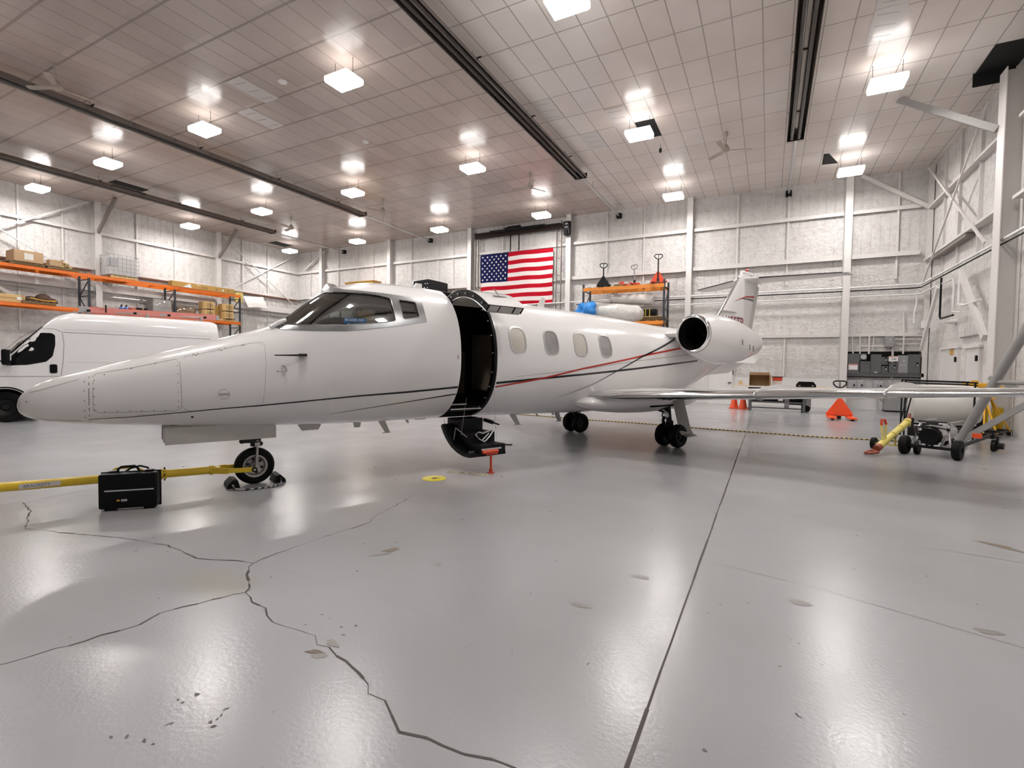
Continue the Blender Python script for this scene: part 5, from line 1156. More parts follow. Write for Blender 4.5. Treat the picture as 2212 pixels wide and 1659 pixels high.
# ------------------------------------------------------------------ rack behind the jet, against the back wall
rk = thing('storage_rack', 'weathered orange storage rack with pallet jacks on its top, right of the flag', 'pallet rack', (-7.75, 22.0, 0))
for x in (0, 3.66):
    for y in (0, .95):
        mb = MB(); mb.box((x, y, 2.68), (.08, .075, 5.36)); mb.build('upright', M['navy'], rk)
    mb = MB()
    for k in range(6): mb.beam((x, 0, .3 + k * .95), (x, .95, .3 + k * .95), .03, .04); mb.beam((x, (0, .95)[k % 2], .3 + k * .95), (x, (.95, 0)[k % 2], .3 + min(5, k + .95) * .95), .03, .04)
    mb.build('upright_brace', M['navy'], rk)
for z in (5.10, 3.50, 1.9):
    for y in (-.03, .98):
        mb = MB(); mb.beam((0, y, z), (3.66, y, z), .05, .15); mb.build('beam', M['orange2'], rk)
mb = MB()
for k in range(9): mb.box((.25 + k * .39, .47, 5.19), (.09, 1.0, .02)); mb.box((.25 + k * .39, .47, 3.60), (.09, 1.0, .02))
mb.build('deck_slat', M['wood'], rk)
def pallet_jack(label, c, rz, hh, m='red', hm='gear_dark', s=1.0, tri=True, fork=True, group=None, py=-1):
    t = thing('pallet_jack', label, 'pallet jack', c, rz, group)
    mb = MB()
    if tri: mb.prism([(-.26 * s, .12), (.26 * s, .12), (.26 * s, .17), (.05, .48 * s), (-.05, .48 * s), (-.26 * s, .17)], 'y', -.02, .02); mb.box((0, .08, .14), (.5 * s, .16, .10), bev=.01)
    else: mb.box((0, .08, .12), (.3, .2, .12), bev=.02)
    mb.build('body_plate', M[m], t)
    if fork:
        for sg in (1, -1):
            mb = MB(); mb.box((sg * .19 * s, (.62 if fork is True else -.32), .075), (.15 * s, 1.05 if fork is True else .62, .05), bev=.008); fk = mb.build('fork', M[m], t)
            mb = MB(); mb.cyl((sg * .19 * s - .04, (1.0 if fork is True else -.5), .035), (sg * .19 * s + .04, (1.0 if fork is True else -.5), .035), .035, n=12); mb.build('load_roller', M['gear_dark'], fk)
    mb = MB(); mb.cyl((0, py * .05, .1), (0, py * .05, .30), .05, n=12); mb.cyl((-.05, py * .09, .09), (.05, py * .09, .09), .09, n=16); mb.build('pump', M['gear_dark'], t, True)
    mb = MB(); mb.cyl((0, py * .04, .25), (0, py * .08, hh - .22), .030, n=10); w_, h_ = .17, .22
    mb.tube([(0, py * .08, hh - h_), (.10, py * .08, hh - h_ * .8), (w_, py * .08, hh - h_ * .45), (w_, py * .08, hh - .04), (w_ - .05, py * .08, hh), (-w_ + .05, py * .08, hh), (-w_, py * .08, hh - .04), (-w_, py * .08, hh - h_ * .45), (-.10, py * .08, hh - h_ * .8)], .022, 8, True)
    mb.cyl((0, py * .08, hh - h_), (0, py * .08, hh - .03), .014, n=8); mb.build('handle', M[hm], t, True); return t
ZR = 5.20
pallet_jack('black pallet jack at the left end on top of the orange rack', (-6.98, 22.55, ZR), .35, 1.15, 'gear_dark', s=1.2, fork='near')
pallet_jack('low pallet jack with red pump and grey handle in the middle on the rack top', (-5.50, 22.6, ZR), -.4, .98, 'red', 'grey', tri=False, fork='near')
pallet_jack('red-orange pallet jack with tall handle at the right end on the rack top', (-4.48, 22.55, ZR), .3, 1.35, 'red', s=1.25, fork='near')
t = thing('pump_unit', 'small red hydraulic pump on a wooden pallet, left of the grey jack handle', 'pump', (-6.08, 22.4, ZR)); mb = MB(); mb.box((0, 0, .06), (.55, .5, .08)); mb.build('pallet_base', M['wood_dark'], t)
mb = MB(); mb.box((0, 0, .16), (.2, .16, .12), bev=.03); mb.cyl((-.05, 0, .2), (.09, 0, .24), .03, n=10); mb.build('pump_body', M['red'], t)
def lump(mb, amp, seed=2):
    random.seed(seed); fr = [Vector((random.uniform(-9, 9), random.uniform(-9, 9), random.uniform(-9, 9))) for _ in range(8)]
    bmesh.ops.subdivide_edges(mb.bm, edges=mb.bm.edges[:], cuts=2, use_grid_fill=True)
    c = sum((v.co for v in mb.bm.verts), Vector()) / len(mb.bm.verts)
    for v in mb.bm.verts:
        k = sum(math.sin(f.dot(v.co) + i) for i, f in enumerate(fr)) / 4; d = (v.co - c); d = d.normalized() if d.length > 1e-4 else Vector((0, 0, 1)); v.co += d * k * amp
# wrapped rolls on the middle shelf
def blob(name, label, cat, c, r, sc_, m, seed=1, amp=.12, n=36):
    mb = MB(); mb.sphere((0, 0, 0), r, n, sc_); random.seed(seed); fr = [Vector((random.uniform(-6, 6), random.uniform(-6, 6), random.uniform(-6, 6))) for _ in range(8)]
    for v in mb.bm.verts:
        k = sum(math.sin(f.dot(v.co) * 2.2 + i) for i, f in enumerate(fr)) / 5 + sum(abs(math.sin(f.dot(v.co) * 5 + i)) for i, f in enumerate(fr)) / 9 - .4; v.co *= 1 + amp * k
    o = mb.build(name, M[m], smooth=True); o.location = c; return tag(o, label, cat)
mb = MB(); mb.lathe([(0, -1.3), (.35, -1.28), (.42, -1.1), (.40, 0), (.43, .6), (.38, 1.1), (.2, 1.3), (0, 1.32)], (0, 0, 0), (1, -.25, -.12), 28); lump(mb, .05, 4); o = mb.build('wrapped_roll', M['wrapclear'], smooth=True); o.location = (-6.3, 22.3, 4.02); tag(o, 'large plastic-wrapped cloudy roll on the rack shelf behind the jet', 'wrapped roll')
mb = MB(); mb.lathe([(0, -1.0), (.2, -.98), (.24, -.8), (.24, .9), (.2, 1.1), (0, 1.12)], (0, 0, 0), (1, -.2, -.12), 24); lump(mb, .04, 8); o = mb.build('wrapped_roll', M['offwhite'], smooth=True); o.location = (-5.7, 22.6, 4.66); tag(o, 'smaller pale wrapped roll resting behind the large one', 'wrapped roll')
blob('blue_sheeting', 'crumpled bright blue plastic sheet at the left end of the rack shelf', 'plastic sheet', (-7.65, 22.0, 4.05), .44, (1.05, .8, .95), 'blue', 5, .5)
t = thing('black_equipment_box', 'black box strapped with two yellow straps on dark boards, on the rack shelf', 'equipment box', (-4.75, 22.4, 3.62))
mb = MB(); mb.box((0, 0, .05), (1.5, .7, .04)); mb.box((0, 0, .13), (1.2, .5, .05)); mb.build('boards', M['wood_dark'], t); mb = MB(); mb.box((0, -.2, .17), (1.0, .12, .02)); mb.build('plank', M['ply'], t)
mb = MB(); mb.box((0, 0, .34), (.62, .42, .32), bev=.05); mb.build('box', M['black'], t, True)
mb = MB(); mb.box((-.16, 0, .34), (.03, .44, .335)); mb.box((.02, 0, .34), (.03, .44, .335)); mb.build('strap', M['yellow'], t)
# things seen above the cockpit roof, on another rack by the back wall
rk = thing('rear_rack', 'second rack by the back wall mostly hidden behind the jet crown', 'pallet rack', (-24.4, 22.0, 0))
for x in (0, 3.6, 7.2, 10.8):
    mb = MB()
    for y in (0, .95): mb.box((x, y, 2.70), (.08, .075, 5.40))
    mb.build('upright', M['navy'], rk)
for z in (5.32, 3.4):
    for y in (-.03, .98): mb = MB(); mb.beam((0, y, z), (10.8, y, z), .05, .13); mb.build('beam', M['orange'], rk)
p = gy(712, 625, 22.4); blob('silver_bundle', 'shiny silver and tan wrapped bundle just above the windshield top', 'bundle', (p.x, 22.4, 5.96), .42, (1.6, .9, 1.35), 'alu', 9, .15)
p0, p1 = gy(752, 612, 22.3), gy(812, 606, 22.3); mb = MB(); mb.box(((p0.x + p1.x) / 2, 22.4, 5.92), (p1.x - p0.x, .7, 1.04), bev=.01); mb.box(((p0.x + p1.x) / 2, 22.4, 6.46), (p1.x - p0.x + .05, .76, .04)); tag(mb.build('timber_crate', M['card_gold']), 'flat brown timber crate peeking over the cockpit roof', 'crate')
p0, p1 = gy(866, 625, 22.4), gy(902, 625, 22.4); mb = MB(); mb.box(((p0.x + p1.x) / 2, 22.4, 5.84), (p1.x - p0.x, .6, .88), bev=.08); tag(mb.build('film_wrapped_box', M['wrapclear'], smooth=True), 'clear film-wrapped grey box left of the black case above the jet', 'wrapped box')
p0, p1 = gy(902, 625, 22.4), gy(959, 625, 22.4); t = thing('black_transit_case', 'black angular transit case rising above the jet crown left of the door', 'case', ((p0.x + p1.x) / 2, 22.4, 5.39))
L2 = (p1.x - p0.x) / 2; mb = MB(); mb.prism([(-L2, 0), (L2, 0), (L2, .66), (L2 * .1, .86), (-L2, .80)], 'y', -.35, .35); mb.build('shell', M['black'], t)
mb = MB()
for x, z in ((-.1, .62), (.05, .62), (.05, .40), (-.15, .40)): mb.box((x, -.355, z), (.06, .012, .04))
mb.build('fitting', M['alu'], t)

# ------------------------------------------------------------------ flag and overhead door gear
FX0, FX1, FZ0, FZ1, FY = -14.05, -9.80, 4.70, 7.52, 23.12
fg = thing('american_flag', 'large United States flag hung flat on the back wall', 'flag', (FX0, FY, FZ0))
FW, FH = FX1 - FX0, FZ1 - FZ0
def cloth(x0, x1, z0, z1, m, name, parent, off=0.0):
    mb = MB(); nx, nz = max(2, int((x1 - x0) * 10)), max(2, int((z1 - z0) * 10)); rows = []
    for i in range(nz + 1):
        row = []
        for j in range(nx + 1):
            x, z = x0 + (x1 - x0) * j / nx, z0 + (z1 - z0) * i / nz
            d = .018 * math.sin(x * 5 + z * 2) + .014 * math.sin(x * 2.3 - z * 4.1) * (1 - z / FH) * 1.6
            row.append((x, d - off, z + .012 * math.sin(x * 3)))
        rows.append(row)
    mb.grid(rows); return mb.build(name, m, parent, smooth=True)
sh = FH / 13
for k in range(13):
    top = 12 - k; x0 = 1.68 if k < 7 else 0
    cloth(x0 if k < 7 else 0, FW, top * sh, (top + 1) * sh, M['flag_red' if k % 2 == 0 else 'flag_white'], 'flag_stripe', fg)
can = cloth(0, 1.68, 6 * sh, FH, M['flag_blue'], 'canton', fg)
cw, chh = 1.68 / 12, 7 * sh / 10
for r in range(9):
    mb = MB()
    for c in range(6 if r % 2 == 0 else 5):
        x = cw * (1 + 2 * c + (r % 2)); z = FH - chh * (r + 1)
        pts = [(x + (.062 if i % 2 == 0 else .025) * math.sin(i * PI / 5), z + (.062 if i % 2 == 0 else .025) * math.cos(i * PI / 5)) for i in range(10)]
        d = .018 * math.sin(x * 5 + z * 2) + .014 * math.sin(x * 2.3 - z * 4.1) * (1 - z / FH) * 1.6
        mb.prism(pts, 'y', d - .016, d - .010)
    mb.build('star_row', M['white'], can)
t = thing('overhead_door_operator', 'dark coiled door shaft and springs above the flag', 'door operator', (-11.85, 23.0, 8.55))
mb = MB(); mb.box((0, .1, -.02), (5.1, .14, .26)); mb.build('header_plate', mat('dark_brown_steel', (.035, .022, .018), .6, spec=.2), t)
mb = MB(); mb.cyl((-2.5, -.12, .06), (2.5, -.12, .06), .03, n=10); mb.build('shaft', M['gear_dark'], t, True)
for x0, x1 in ((-1.5, -.3), (.4, 1.7)):
  mb = MB(); mb.tube([(x0 + (x1 - x0) * i / 160, -.12 + .075 * math.cos(i * 1.05), .06 + .075 * math.sin(i * 1.05)) for i in range(161)], .016, 5)
  mb.build('torsion_spring', M['gear_dark'], t)
mb = MB(); mb.box((-.15, -.05, .12), (.9, .3, .14), bev=.02); mb.cyl((-.45, -.1, .2), (.3, -.1, .2), .06, n=12); mb.build('gearbox', M['gear_dark'], t)
for x in (-.35, .15): mb = MB(); mb.box((x, .05, -.55), (.045, .045, .9)); mb.build('drop_bar', M['black'], t)
t = thing('black_hoist_box', 'black motor box hanging on the column right of the flag', 'motor', (-8.98, 22.92, 7.95))
mb = MB(); mb.box((0, 0, .38), (.34, .22, .66), bev=.03); mb.cyl((0, -.05, .02), (0, -.05, .28), .12, n=14); mb.build('housing', M['black'], t)
mb = MB(); mb.box((0, -.115, .58), (.16, .01, .07)); mb.box((0, -.115, .42), (.16, .01, .05)); mb.build('name_plate', M['grey_light'], t)
mb = MB(); mb.box((-9.35, 23.1, 4.5), (.04, .1, 8.6)); mb.box((-9.6, 23.1, 4.5), (.03, .1, 8.2))
for k in range(9): mb.box((-9.47, 23.1, 1 + k * .85), (.25, .04, .03))
tag(mb.build('door_track', M['steel_dirty']), 'tall grey door track rail between the flag and the right column', 'door track')
mb = MB(); mb.box((-14.38, 23.1, 4.5), (.05, .1, 8.6)); mb.box((-14.2, 23.1, 5.6), (.03, .1, 6)); tag(mb.build('door_track', M['steel_dirty']), 'grey door track rail on the left side of the flag', 'door track')

# ------------------------------------------------------------------ right rear corner: switchgear, conduits, doors
YW = 23.4
bd = MB(); bd.box((3.92, YW - .04, 1.76), (2.55, .03, 1.0)); o = bd.build('backboard', M['dark']); tag(o, 'dark backing board behind the row of electrical panels', 'board')
def panel(name, label, x0, x1, z0, z1, m='grey_dark', d=.18, lever=None, extra=None):
    t = thing(name, label, 'electrical panel', ((x0 + x1) / 2, YW - .06, z0), group='electrical panels on the back wall'); w_, h_ = x1 - x0, z1 - z0
    mb = MB(); mb.box((0, -d / 2, h_ / 2), (w_, d, h_), bev=.008); mb.build('enclosure', M[m], t)
    mb = MB(); mb.box((0, -d - .006, h_ / 2), (w_ * .88, .012, h_ * .9), bev=.005); mb.build('panel_door', M[m], t)
    if lever: mb = MB(); mb.box((lever[0] * w_ / 2, -d - .03, lever[1] * h_), (.045, .04, .16), bev=.006); lv = mb.build('breaker_handle', M['black'], t); mb = MB(); mb.box((lever[0] * w_ / 2, -d - .055, lever[1] * h_ - .03), (.025, .012, .06)); mb.build('handle_tip', M['white'], lv)
    if extra == 'plate': 
        mb = MB(); mb.box((0, -d - .016, h_ * .37), (w_ * .72, .008, h_ * .27)); sg_ = mb.build('warning_sign', M['white'], t); mb = MB(); mb.box((0, -d - .021, h_ * .475), (w_ * .68, .004, h_ * .035)); mb.build('red_header', M['red'], sg_)
    if extra == 'meter':
        mb = MB(); mb.cyl((0, -d - .10, h_ * .5), (0, -d, h_ * .5), w_ * .42, n=24); mb.build('meter_glass', M['grey_light'], t, True)
    if extra == 'label': mb = MB(); mb.box((0, -d - .016, h_ * .07), (w_ * .3, .006, .03)); mb.build('label_sticker', M['white'], t)
    if extra == 'label2': 
        for c_, z_ in (((.02, -d - .016, h_ * .70), (.07, .006, .07)), ((0, -d - .016, h_ * .46), (w_ * .7, .006, .03))): mb = MB(); mb.box(c_, z_); mb.build('label_sticker', M['grey_light'], t)
    return t
def zx(x, y): p_ = gy(1820 + x * .1085, 720 + y * .1085, YW - .25); return p_.x, p_.z
def pz(name, label, x0, y0, x1, y1, **k):
    a, b_ = zx(x0, y0), zx(x1, y1); panel(name, label, a[0], b_[0], b_[1], a[1], **k)
pz('main_switch', 'tall dark switch with slotted handle and red-headed warning sign, first from the white column', 95, 405, 330, 825, extra='plate')
pz('meter_box', 'electric meter box with round meter above the arched cabinet', 350, 405, 480, 535, extra='meter')
pz('arched_cabinet', 'dark cabinet with an arched lid below the meter', 355, 555, 550, 800)
pz('breaker_panel', 'widest plain dark breaker panel in the row', 570, 420, 765, 805, extra='label')
pz('small_breaker', 'small dark breaker box, upper of the stacked pair', 775, 470, 905, 630, lever=(.25, .7))
pz('small_breaker', 'small dark breaker box, lower of the stacked pair', 775, 650, 905, 810, lever=(.25, .7))
pz('disconnect_box', 'dark disconnect box under the small white danger sign', 930, 575, 1095, 812, lever=(.25, .6))
pz('disconnect_box', 'grey disconnect box with stickers between the danger sign and the last panel', 1115, 440, 1300, 795, m='grey', extra='label2')
pz('large_disconnect', 'large dark disconnect at the right end of the upper row', 1315, 420, 1545, 825, lever=(.45, .5))
pz('switch_box', 'light grey switch box, first from the column below the wireway', 95, 930, 275, 1200, m='grey_light', lever=(.45, .55)); pz('switch_box', 'light grey switch box, second below the wireway', 290, 935, 412, 1200, m='grey_light', lever=(.45, .55))
pz('switch_box', 'light grey switch box, third below the wireway', 625, 938, 800, 1200, m='grey_light', lever=(.5, .5)); pz('junction_box', 'grey junction box mounted among conduits above the panels', 850, 62, 1030, 275, m='grey', extra='label2')
a, b_ = zx(918, 455), zx(1103, 562); t = thing('danger_sign', 'small white danger sign with red header among the dark panels', 'sign', ((a[0] + b_[0]) / 2, YW - .27, (a[1] + b_[1]) / 2)); mb = MB(); mb.box((0, 0, 0), (b_[0] - a[0], .006, a[1] - b_[1])); mb.build('plate', M['white'], t)
mb = MB(); mb.box((0, -.005, (a[1] - b_[1]) * .38), ((b_[0] - a[0]) * .9, .003, .02)); mb.build('red_header', M['red'], t); mb = MB(); mb.prism([(-.05, -.05), (-.02, -.05), (-.03, .0), (-.01, .03), (-.05, .02)], 'y', -.008, -.004); mb.box((.04, -.005, -.01), (.09, .003, .05)); mb.build('black_symbol', M['grey'], t)
a, b_ = zx(70, 830), zx(1620, 925); mb = MB(); mb.box(((a[0] + b_[0]) / 2, YW - .14, 1.37), (b_[0] - a[0], .18, .155), bev=.006); tag(mb.build('wireway', M['grey_dark']), 'long horizontal dark wireway trough under the electrical panels', 'wireway')
mb = MB(); q = zx(1560, 650)[0]; mb.box((q, YW - .08, 1.85), (.05, .1, .72)); tag(mb.build('rusty_strip', M['rust']), 'rusty brown edge strip at the right end of the panel board', 'strip')
def cond(label, pts, r=.024): pipe('conduit', label, [(gy(1820 + x * .1085, 720 + y * .1085, YW - .1).x, YW - .1, gy(1820 + x * .1085, 720 + y * .1085, YW - .1).z) for x, y in pts], r, M['steel'], 'conduit', 'white conduits above the electrical panels')
cond('short white conduit above the main switch', [(195, 0), (195, 340), (210, 400)]); cond('tall white conduit rising from the meter', [(350, -500), (345, 540)]); cond('thick white conduit above the breaker panel', [(540, -30), (525, 410)], .034)
cond('thin white conduit left of the grey junction box', [(625, 0), (610, 330)], .016); cond('white conduit dropping to the stickered disconnect', [(1225, -420), (1225, 30), (1205, 410)], .028); cond('white conduit at the right end bending into the wall box', [(1620, -300), (1600, 100), (1580, 470)], .03)
cond('horizontal white conduit high over the panels', [(95, 48), (1600, 48)], .026); cond('horizontal white conduit beside the grey junction box', [(370, 258), (850, 258)], .02); cond('upper thin conduit right of the grey junction box', [(1030, 115), (1560, 115)], .016); cond('lower thin conduit right of the grey junction box', [(1030, 212), (1560, 212)], .016)
cond('white conduit dropping from the wireway toward the floor', [(935, 930), (930, 1500)], .028)
p = gy(2009, 701, YW - .2); t = MB(); t.box((p.x - .05, YW - .2, p.z), (.40, .18, .27), bev=.01); tag(t.build('pull_box', M['white']), 'white square pull box in the right rear corner', 'electrical box')
pipe('box_conduit', 'white conduit rising from the corner pull box to the wall pipes', [(4.75, 23.15, 3.3), (4.75, 23.15, 3.7), (4.80, 23.15, 4.0), (4.80, 23.15, 4.35)], .03, M['white'], 'conduit')
# transformer
t = thing('transformer', 'grey floor-standing transformer cabinet below the electrical panels', 'transformer', (4.28, 22.85, 0)); mb = MB(); mb.box((0, 0, .44), (.78, .55, .78), bev=.012); mb.build('cabinet', M['grey'], t)
mb = MB(); mb.box((0, 0, .03), (.80, .5, .06)); mb.build('plinth', M['black'], t); mb = MB(); mb.box((.1, -.28, .76), (.2, .008, .05)); mb.build('label_sticker', M['white'], t)
mb = MB(); mb.tube([(-.40, -.1, .35), (-.52, -.1, .45), (-.58, -.05, .7), (-.60, 0, 1.0)], .035, 8); mb.build('flex_conduit', M['grey'], t, True)
# doors
def door_unit(n, x, wd, label=None, h=2.1):
    mb = MB(); mb.box((x, YW - .03, h / 2), (wd, .05, h)); d_ = struct(mb.build('door_%d' % n, M['white']))
    mb = MB(); 
    for sx in (-1, 1): mb.box((x + sx * (wd / 2 + .03), YW - .04, h / 2), (.06, .08, h))
    mb.box((x, YW - .04, h + .03), (wd + .12, .08, .06)); mb.build('door_frame', M['steel'], d_)
    mb = MB(); mb.box((x + wd / 2 - .10, YW - .09, .92), (.12, .05, .03)); mb.build('door_handle', M['black'], d_)
door_unit(1, -1.85, .92, h=1.98)
def door_right(n, y, wd, h, z0=0):
    mb = MB(); mb.box((XR - .03, y, z0 + h / 2), (.05, wd, h)); d_ = struct(mb.build('door_%d' % n, M['paint_matte']))
    mb = MB()
    for s_ in (-1, 1): mb.box((XR - .04, y + s_ * (wd / 2 + .03), z0 + h / 2), (.08, .06, h))
    mb.box((XR - .05, y, z0 + h + .04), (.1, wd + .2, .08)); mb.build('door_frame', M['steel'], d_); mb = MB(); mb.box((XR - .08, y - wd / 2 + .12, 1.9), (.06, .05, .16)); mb.build('door_closer', M['gear_dark'], d_)
door_right(2, 18.55, 1.0, 2.2); door_right(3, 20.6, 1.6, 2.25)
p = gx(2057, 758, XR - .05); mb = MB(); mb.box((XR - .06, p.y, p.z), (.02, .32, .26)); tag(mb.build('wall_notice', M['card_gold']), 'small brownish notice above the double door on the right wall', 'notice')
p = gx(2058, 695, XR - .1); mb = MB(); mb.cyl((XR, p.y, p.z), (XR - .2, p.y, p.z), .07, n=12); mb.cyl((XR - .2, p.y, p.z), (XR - .28, p.y, p.z - .02), .05, n=12); tag(mb.build('wall_camera', M['white'], smooth=True), 'small white security camera on the right wall near the corner', 'camera')
mb = MB(); mb.box((XR - .06, 17.9, 2.55), (.04, 3.4, .04)); trim(mb, M['seam'])

# ------------------------------------------------------------------ work table by the back wall
t = thing('work_table', 'long low steel work table with a wide board on top, by the back wall', 'table', (.35, 20.45, 0))
for x in (-.92, .80):
    for y in (-.35, .35): mb = MB(); mb.box((x, y, .36), (.09, .09, .72)); mb.build('leg', M['table_steel'], t)
mb = MB(); mb.box((-.06, -.35, .33), (1.7, .05, .05)); mb.box((-.06, .35, .33), (1.7, .05, .05)); mb.box((-.06, 0, .10), (1.7, .05, .04)); mb.box((-.06, -.35, .70), (1.8, .05, .08)); mb.build('rail', M['table_steel'], t)
mb = MB(); mb.box((-.06, 0, .78), (1.85, .8, .14)); mb.build('table_frame', M['dark'], t)
tb = MB(); tb.box((0, 0, 0), (3.1, .95, .035)); tb = tb.build('board', M['ply'], t); tb.location = (.05, 0, .885); mb = MB(); mb.box((0, -.48, 0), (3.1, .012, .045)); mb.build('white_edge', M['white'], tb)
t = thing('open_cardboard_box', 'open cardboard box lying on its side on the work table', 'box', (-.28, 20.4, .905))
mb = MB(); a_, b_, h_ = .33, .25, .40
mb.box((0, b_ - .005, h_ / 2), (2 * a_, .01, h_)); mb.box((-a_, 0, h_ / 2), (.01, 2 * b_, h_)); mb.box((a_, 0, h_ / 2), (.01, 2 * b_, h_)); mb.box((0, 0, h_), (2 * a_, 2 * b_, .01)); mb.box((0, 0, .005), (2 * a_, 2 * b_, .01)); mb.build('walls', M['card'], t)
mb = MB(); mb.beam((0, -b_, h_), (0, -b_ - .06, h_ + .10), 2 * a_, .008); mb.beam((a_, -b_, h_ / 2), (a_ + .05, -b_ - .12, h_ / 2), .008, h_); mb.build('flap', M['card'], t)
t = thing('red_bin', 'red-topped clear plastic bin beside the cardboard box', 'bin', (.30, 20.4, .905)); mb = MB(); mb.box((0, 0, .10), (.30, .26, .20), bev=.01); mb.build('tub', M['offwhite'], t)
mb = MB(); mb.box((0, 0, .27), (.32, .28, .13), bev=.01); mb.build('red_tub', M['red'], t); mb = MB(); mb.box((0, 0, .345), (.36, .32, .02)); mb.build('lid', M['gear_dark'], t)
t = thing('white_carton', 'small white carton with tan label at the left end of the work table', 'box', (-.92, 20.4, .905)); mb = MB(); mb.box((0, 0, .10), (.18, .16, .20)); mb.build('body', M['offwhite'], t); mb = MB(); mb.box((.02, -.082, .10), (.10, .004, .12)); mb.build('tan_label', M['ply'], t)
t = thing('black_toolbox', 'black domed toolbox on the right part of the work table', 'toolbox', (1.20, 20.35, .905)); mb = MB(); mb.prism([(-.30, 0), (.30, 0), (.30, .08), (.22, .19), (-.22, .19), (-.30, .08)], 'y', -.16, .16); mb.build('case', M['black'], t)
mb = MB(); mb.box((-.2, -.165, .05), (.06, .01, .03)); mb.box((.2, -.165, .05), (.06, .01, .03)); mb.build('latch', M['alu'], t)
t = thing('air_compressor', 'black horizontal air compressor tank under the work table', 'compressor', (.95, 20.75, 0)); mb = MB(); mb.lathe([(0, -.45), (.15, -.42), (.2, -.3), (.2, .3), (.15, .42), (0, .45)], (0, 0, .42), (1, 0, 0), 24); mb.build('tank', M['black'], t, True)
for x in (-.32, .36): mb = MB(); mb.box((x, -.23, .30), (.16, .02, .36), bev=.01); mb.build('leg_guard', M['grey_light'], t)
mb = MB(); mb.cyl((.3, -.28, .12), (.3, -.2, .12), .12, n=18); mb.build('wheel', M['rubber'], t)
t = thing('black_crate', 'low black storage crate under the work table', 'crate', (-.15, 20.6, .36)); mb = MB(); mb.box((0, 0, .12), (1.0, .45, .24), bev=.01); mb.build('body', M['dark'], t)
# traffic cones
def cone(x, y, label):
    t = thing('traffic_cone', label, 'traffic cone', (x, y, 0), group='traffic cones by the work table'); mb = MB(); mb.box((0, 0, .02), (.36, .36, .04), bev=.01); mb.build('base', M['cone'], t)
    mb = MB(); mb.lathe([(.15, .04), (.135, .08), (.03, .70), (0, .71)], n=24); mb.build('cone_body', M['cone'], t, True)
cone(-1.13, 20.75, 'left one of two orange traffic cones beside the work table'); cone(-.82, 20.70, 'right one of two orange traffic cones, touching the work table')
# orange pallet jack on the floor
pallet_jack('orange-red pallet jack standing on the floor right of the work table', (2.0, 18.25, 0), .06, 1.18, 'cone', s=1.35, fork='near', py=1)
# equipment trolley with wrapped engine nacelle
wz = (2.58, 11.1); ax_ = Vector((.883, -.469, 0)); bk = Vector((.469, .883, 0)); ca = math.atan2(ax_.y, ax_.x)
t = thing('engine_cart', 'wheeled ground start cart with black round fan front and four rubber wheels', 'engine cart', (2.58, 11.10, 0), ca)
for x, y in ((-.37, 0), (.37, 0)):
    mb = MB(); mb.lathe([(.06, -.055), (.12, -.06), (.155, -.055), (.17, -.03), (.17, .03), (.155, .055), (.12, .06), (.06, .055), (.04, .02), (0, .02)], (x, y, .17), (1 if x > 0 else -1, 0, 0), 28); mb.lathe([(0, -.03), (.06, -.055)], (x, y, .17), (1 if x > 0 else -1, 0, 0), 28); mb.build('cart_wheel', M['rubber'], t, True)
for x, y in ((-.3, 2.0), (.45, 1.9)):
    mb = MB(); mb.cyl((x - .03, y, .11), (x + .03, y, .11), .11, n=20); mb.box((x + .05, y, .15), (.03, .08, .24)); mb.box((x, y, .28), (.16, .14, .02)); mb.cyl((x + .06, y, .11), (x + .14, y, .11), .06, n=12); mb.build('caster', M['gear_dark'], t)
mb = MB(); mb.beam((-.37, 0, .17), (.37, 0, .17), .05, .05); mb.beam((-.3, 2.0, .30), (.45, 1.9, .30), .05, .05); mb.beam((-.30, 0, .18), (-.30, 2.0, .30), .05, .05); mb.beam((.30, 0, .18), (.40, 1.9, .30), .05, .05); mb.build('axle_frame', M['gear_dark'], t)
mb = MB()
for sg in (1, -1):
    mb.tube([(sg * .27, .02, .19), (sg * .22, .1, .45), (sg * .19, .2, .60)], .022, 8); mb.tube([(sg * .14, -.0, .19), (sg * .20, .10, .40)], .018, 8); mb.tube([(sg * .2, .15, .60), (sg * .2, 1.0, .60)], .02, 8)
mb.build('cradle_tube', M['strut'], t, True)
mb = MB(); mb.lathe([(0, .0), (.14, -.01), (.155, .02), (.16, .06), (.165, .09), (.15, .12)], (0, -.10, .37), (0, 1, 0), 30); 
for k in range(14):
    a = k * PI / 7; mb.box((.162 * math.cos(a), -.05, .37 + .162 * math.sin(a)), (.03, .03, .03))
mb.build('fan_cover', M['black'], t)
mb = MB(); mb.lathe([(.15, .0), (.165, .1), (.15, .3), (.17, .6), (.15, .9), (0, .95)], (0, 0, .40), (0, 1, 0), 24); mb.build('engine_core', M['alu'], t, True)
mb = MB(); mb.tube([(-.2, 0, .5), (-.1, -.03, .54), (.1, -.02, .53), (.22, .02, .5)], .012, 6); mb.tube([(-.18, -.02, .38), (-.2, -.02, .5), (-.05, .02, .58), (.15, .02, .57)], .014, 6); mb.box((0, .05, .62), (.4, .03, .02)); mb.cyl((-.08, .05, .6), (.08, .05, .6), .03, n=8); mb.box((-.29, .05, .42), (.10, .12, .16), bev=.01); mb.cyl((-.28, .02, .5), (-.27, .02, .66), .02, n=8); mb.sphere((.22, .05, .5), .03, 8); mb.build('hose', M['gear_dark'], t, True)
mb = MB(); mb.box((.50, .5, .40), (.12, .05, .08)); mb.build('red_tag', M['cone'], t)
t = thing('wrapped_nacelle', 'large white wrapped cylinder lying on a dark stand behind the engine cart', 'wrapped nacelle', (3.35, 13.6, 0), -.12)
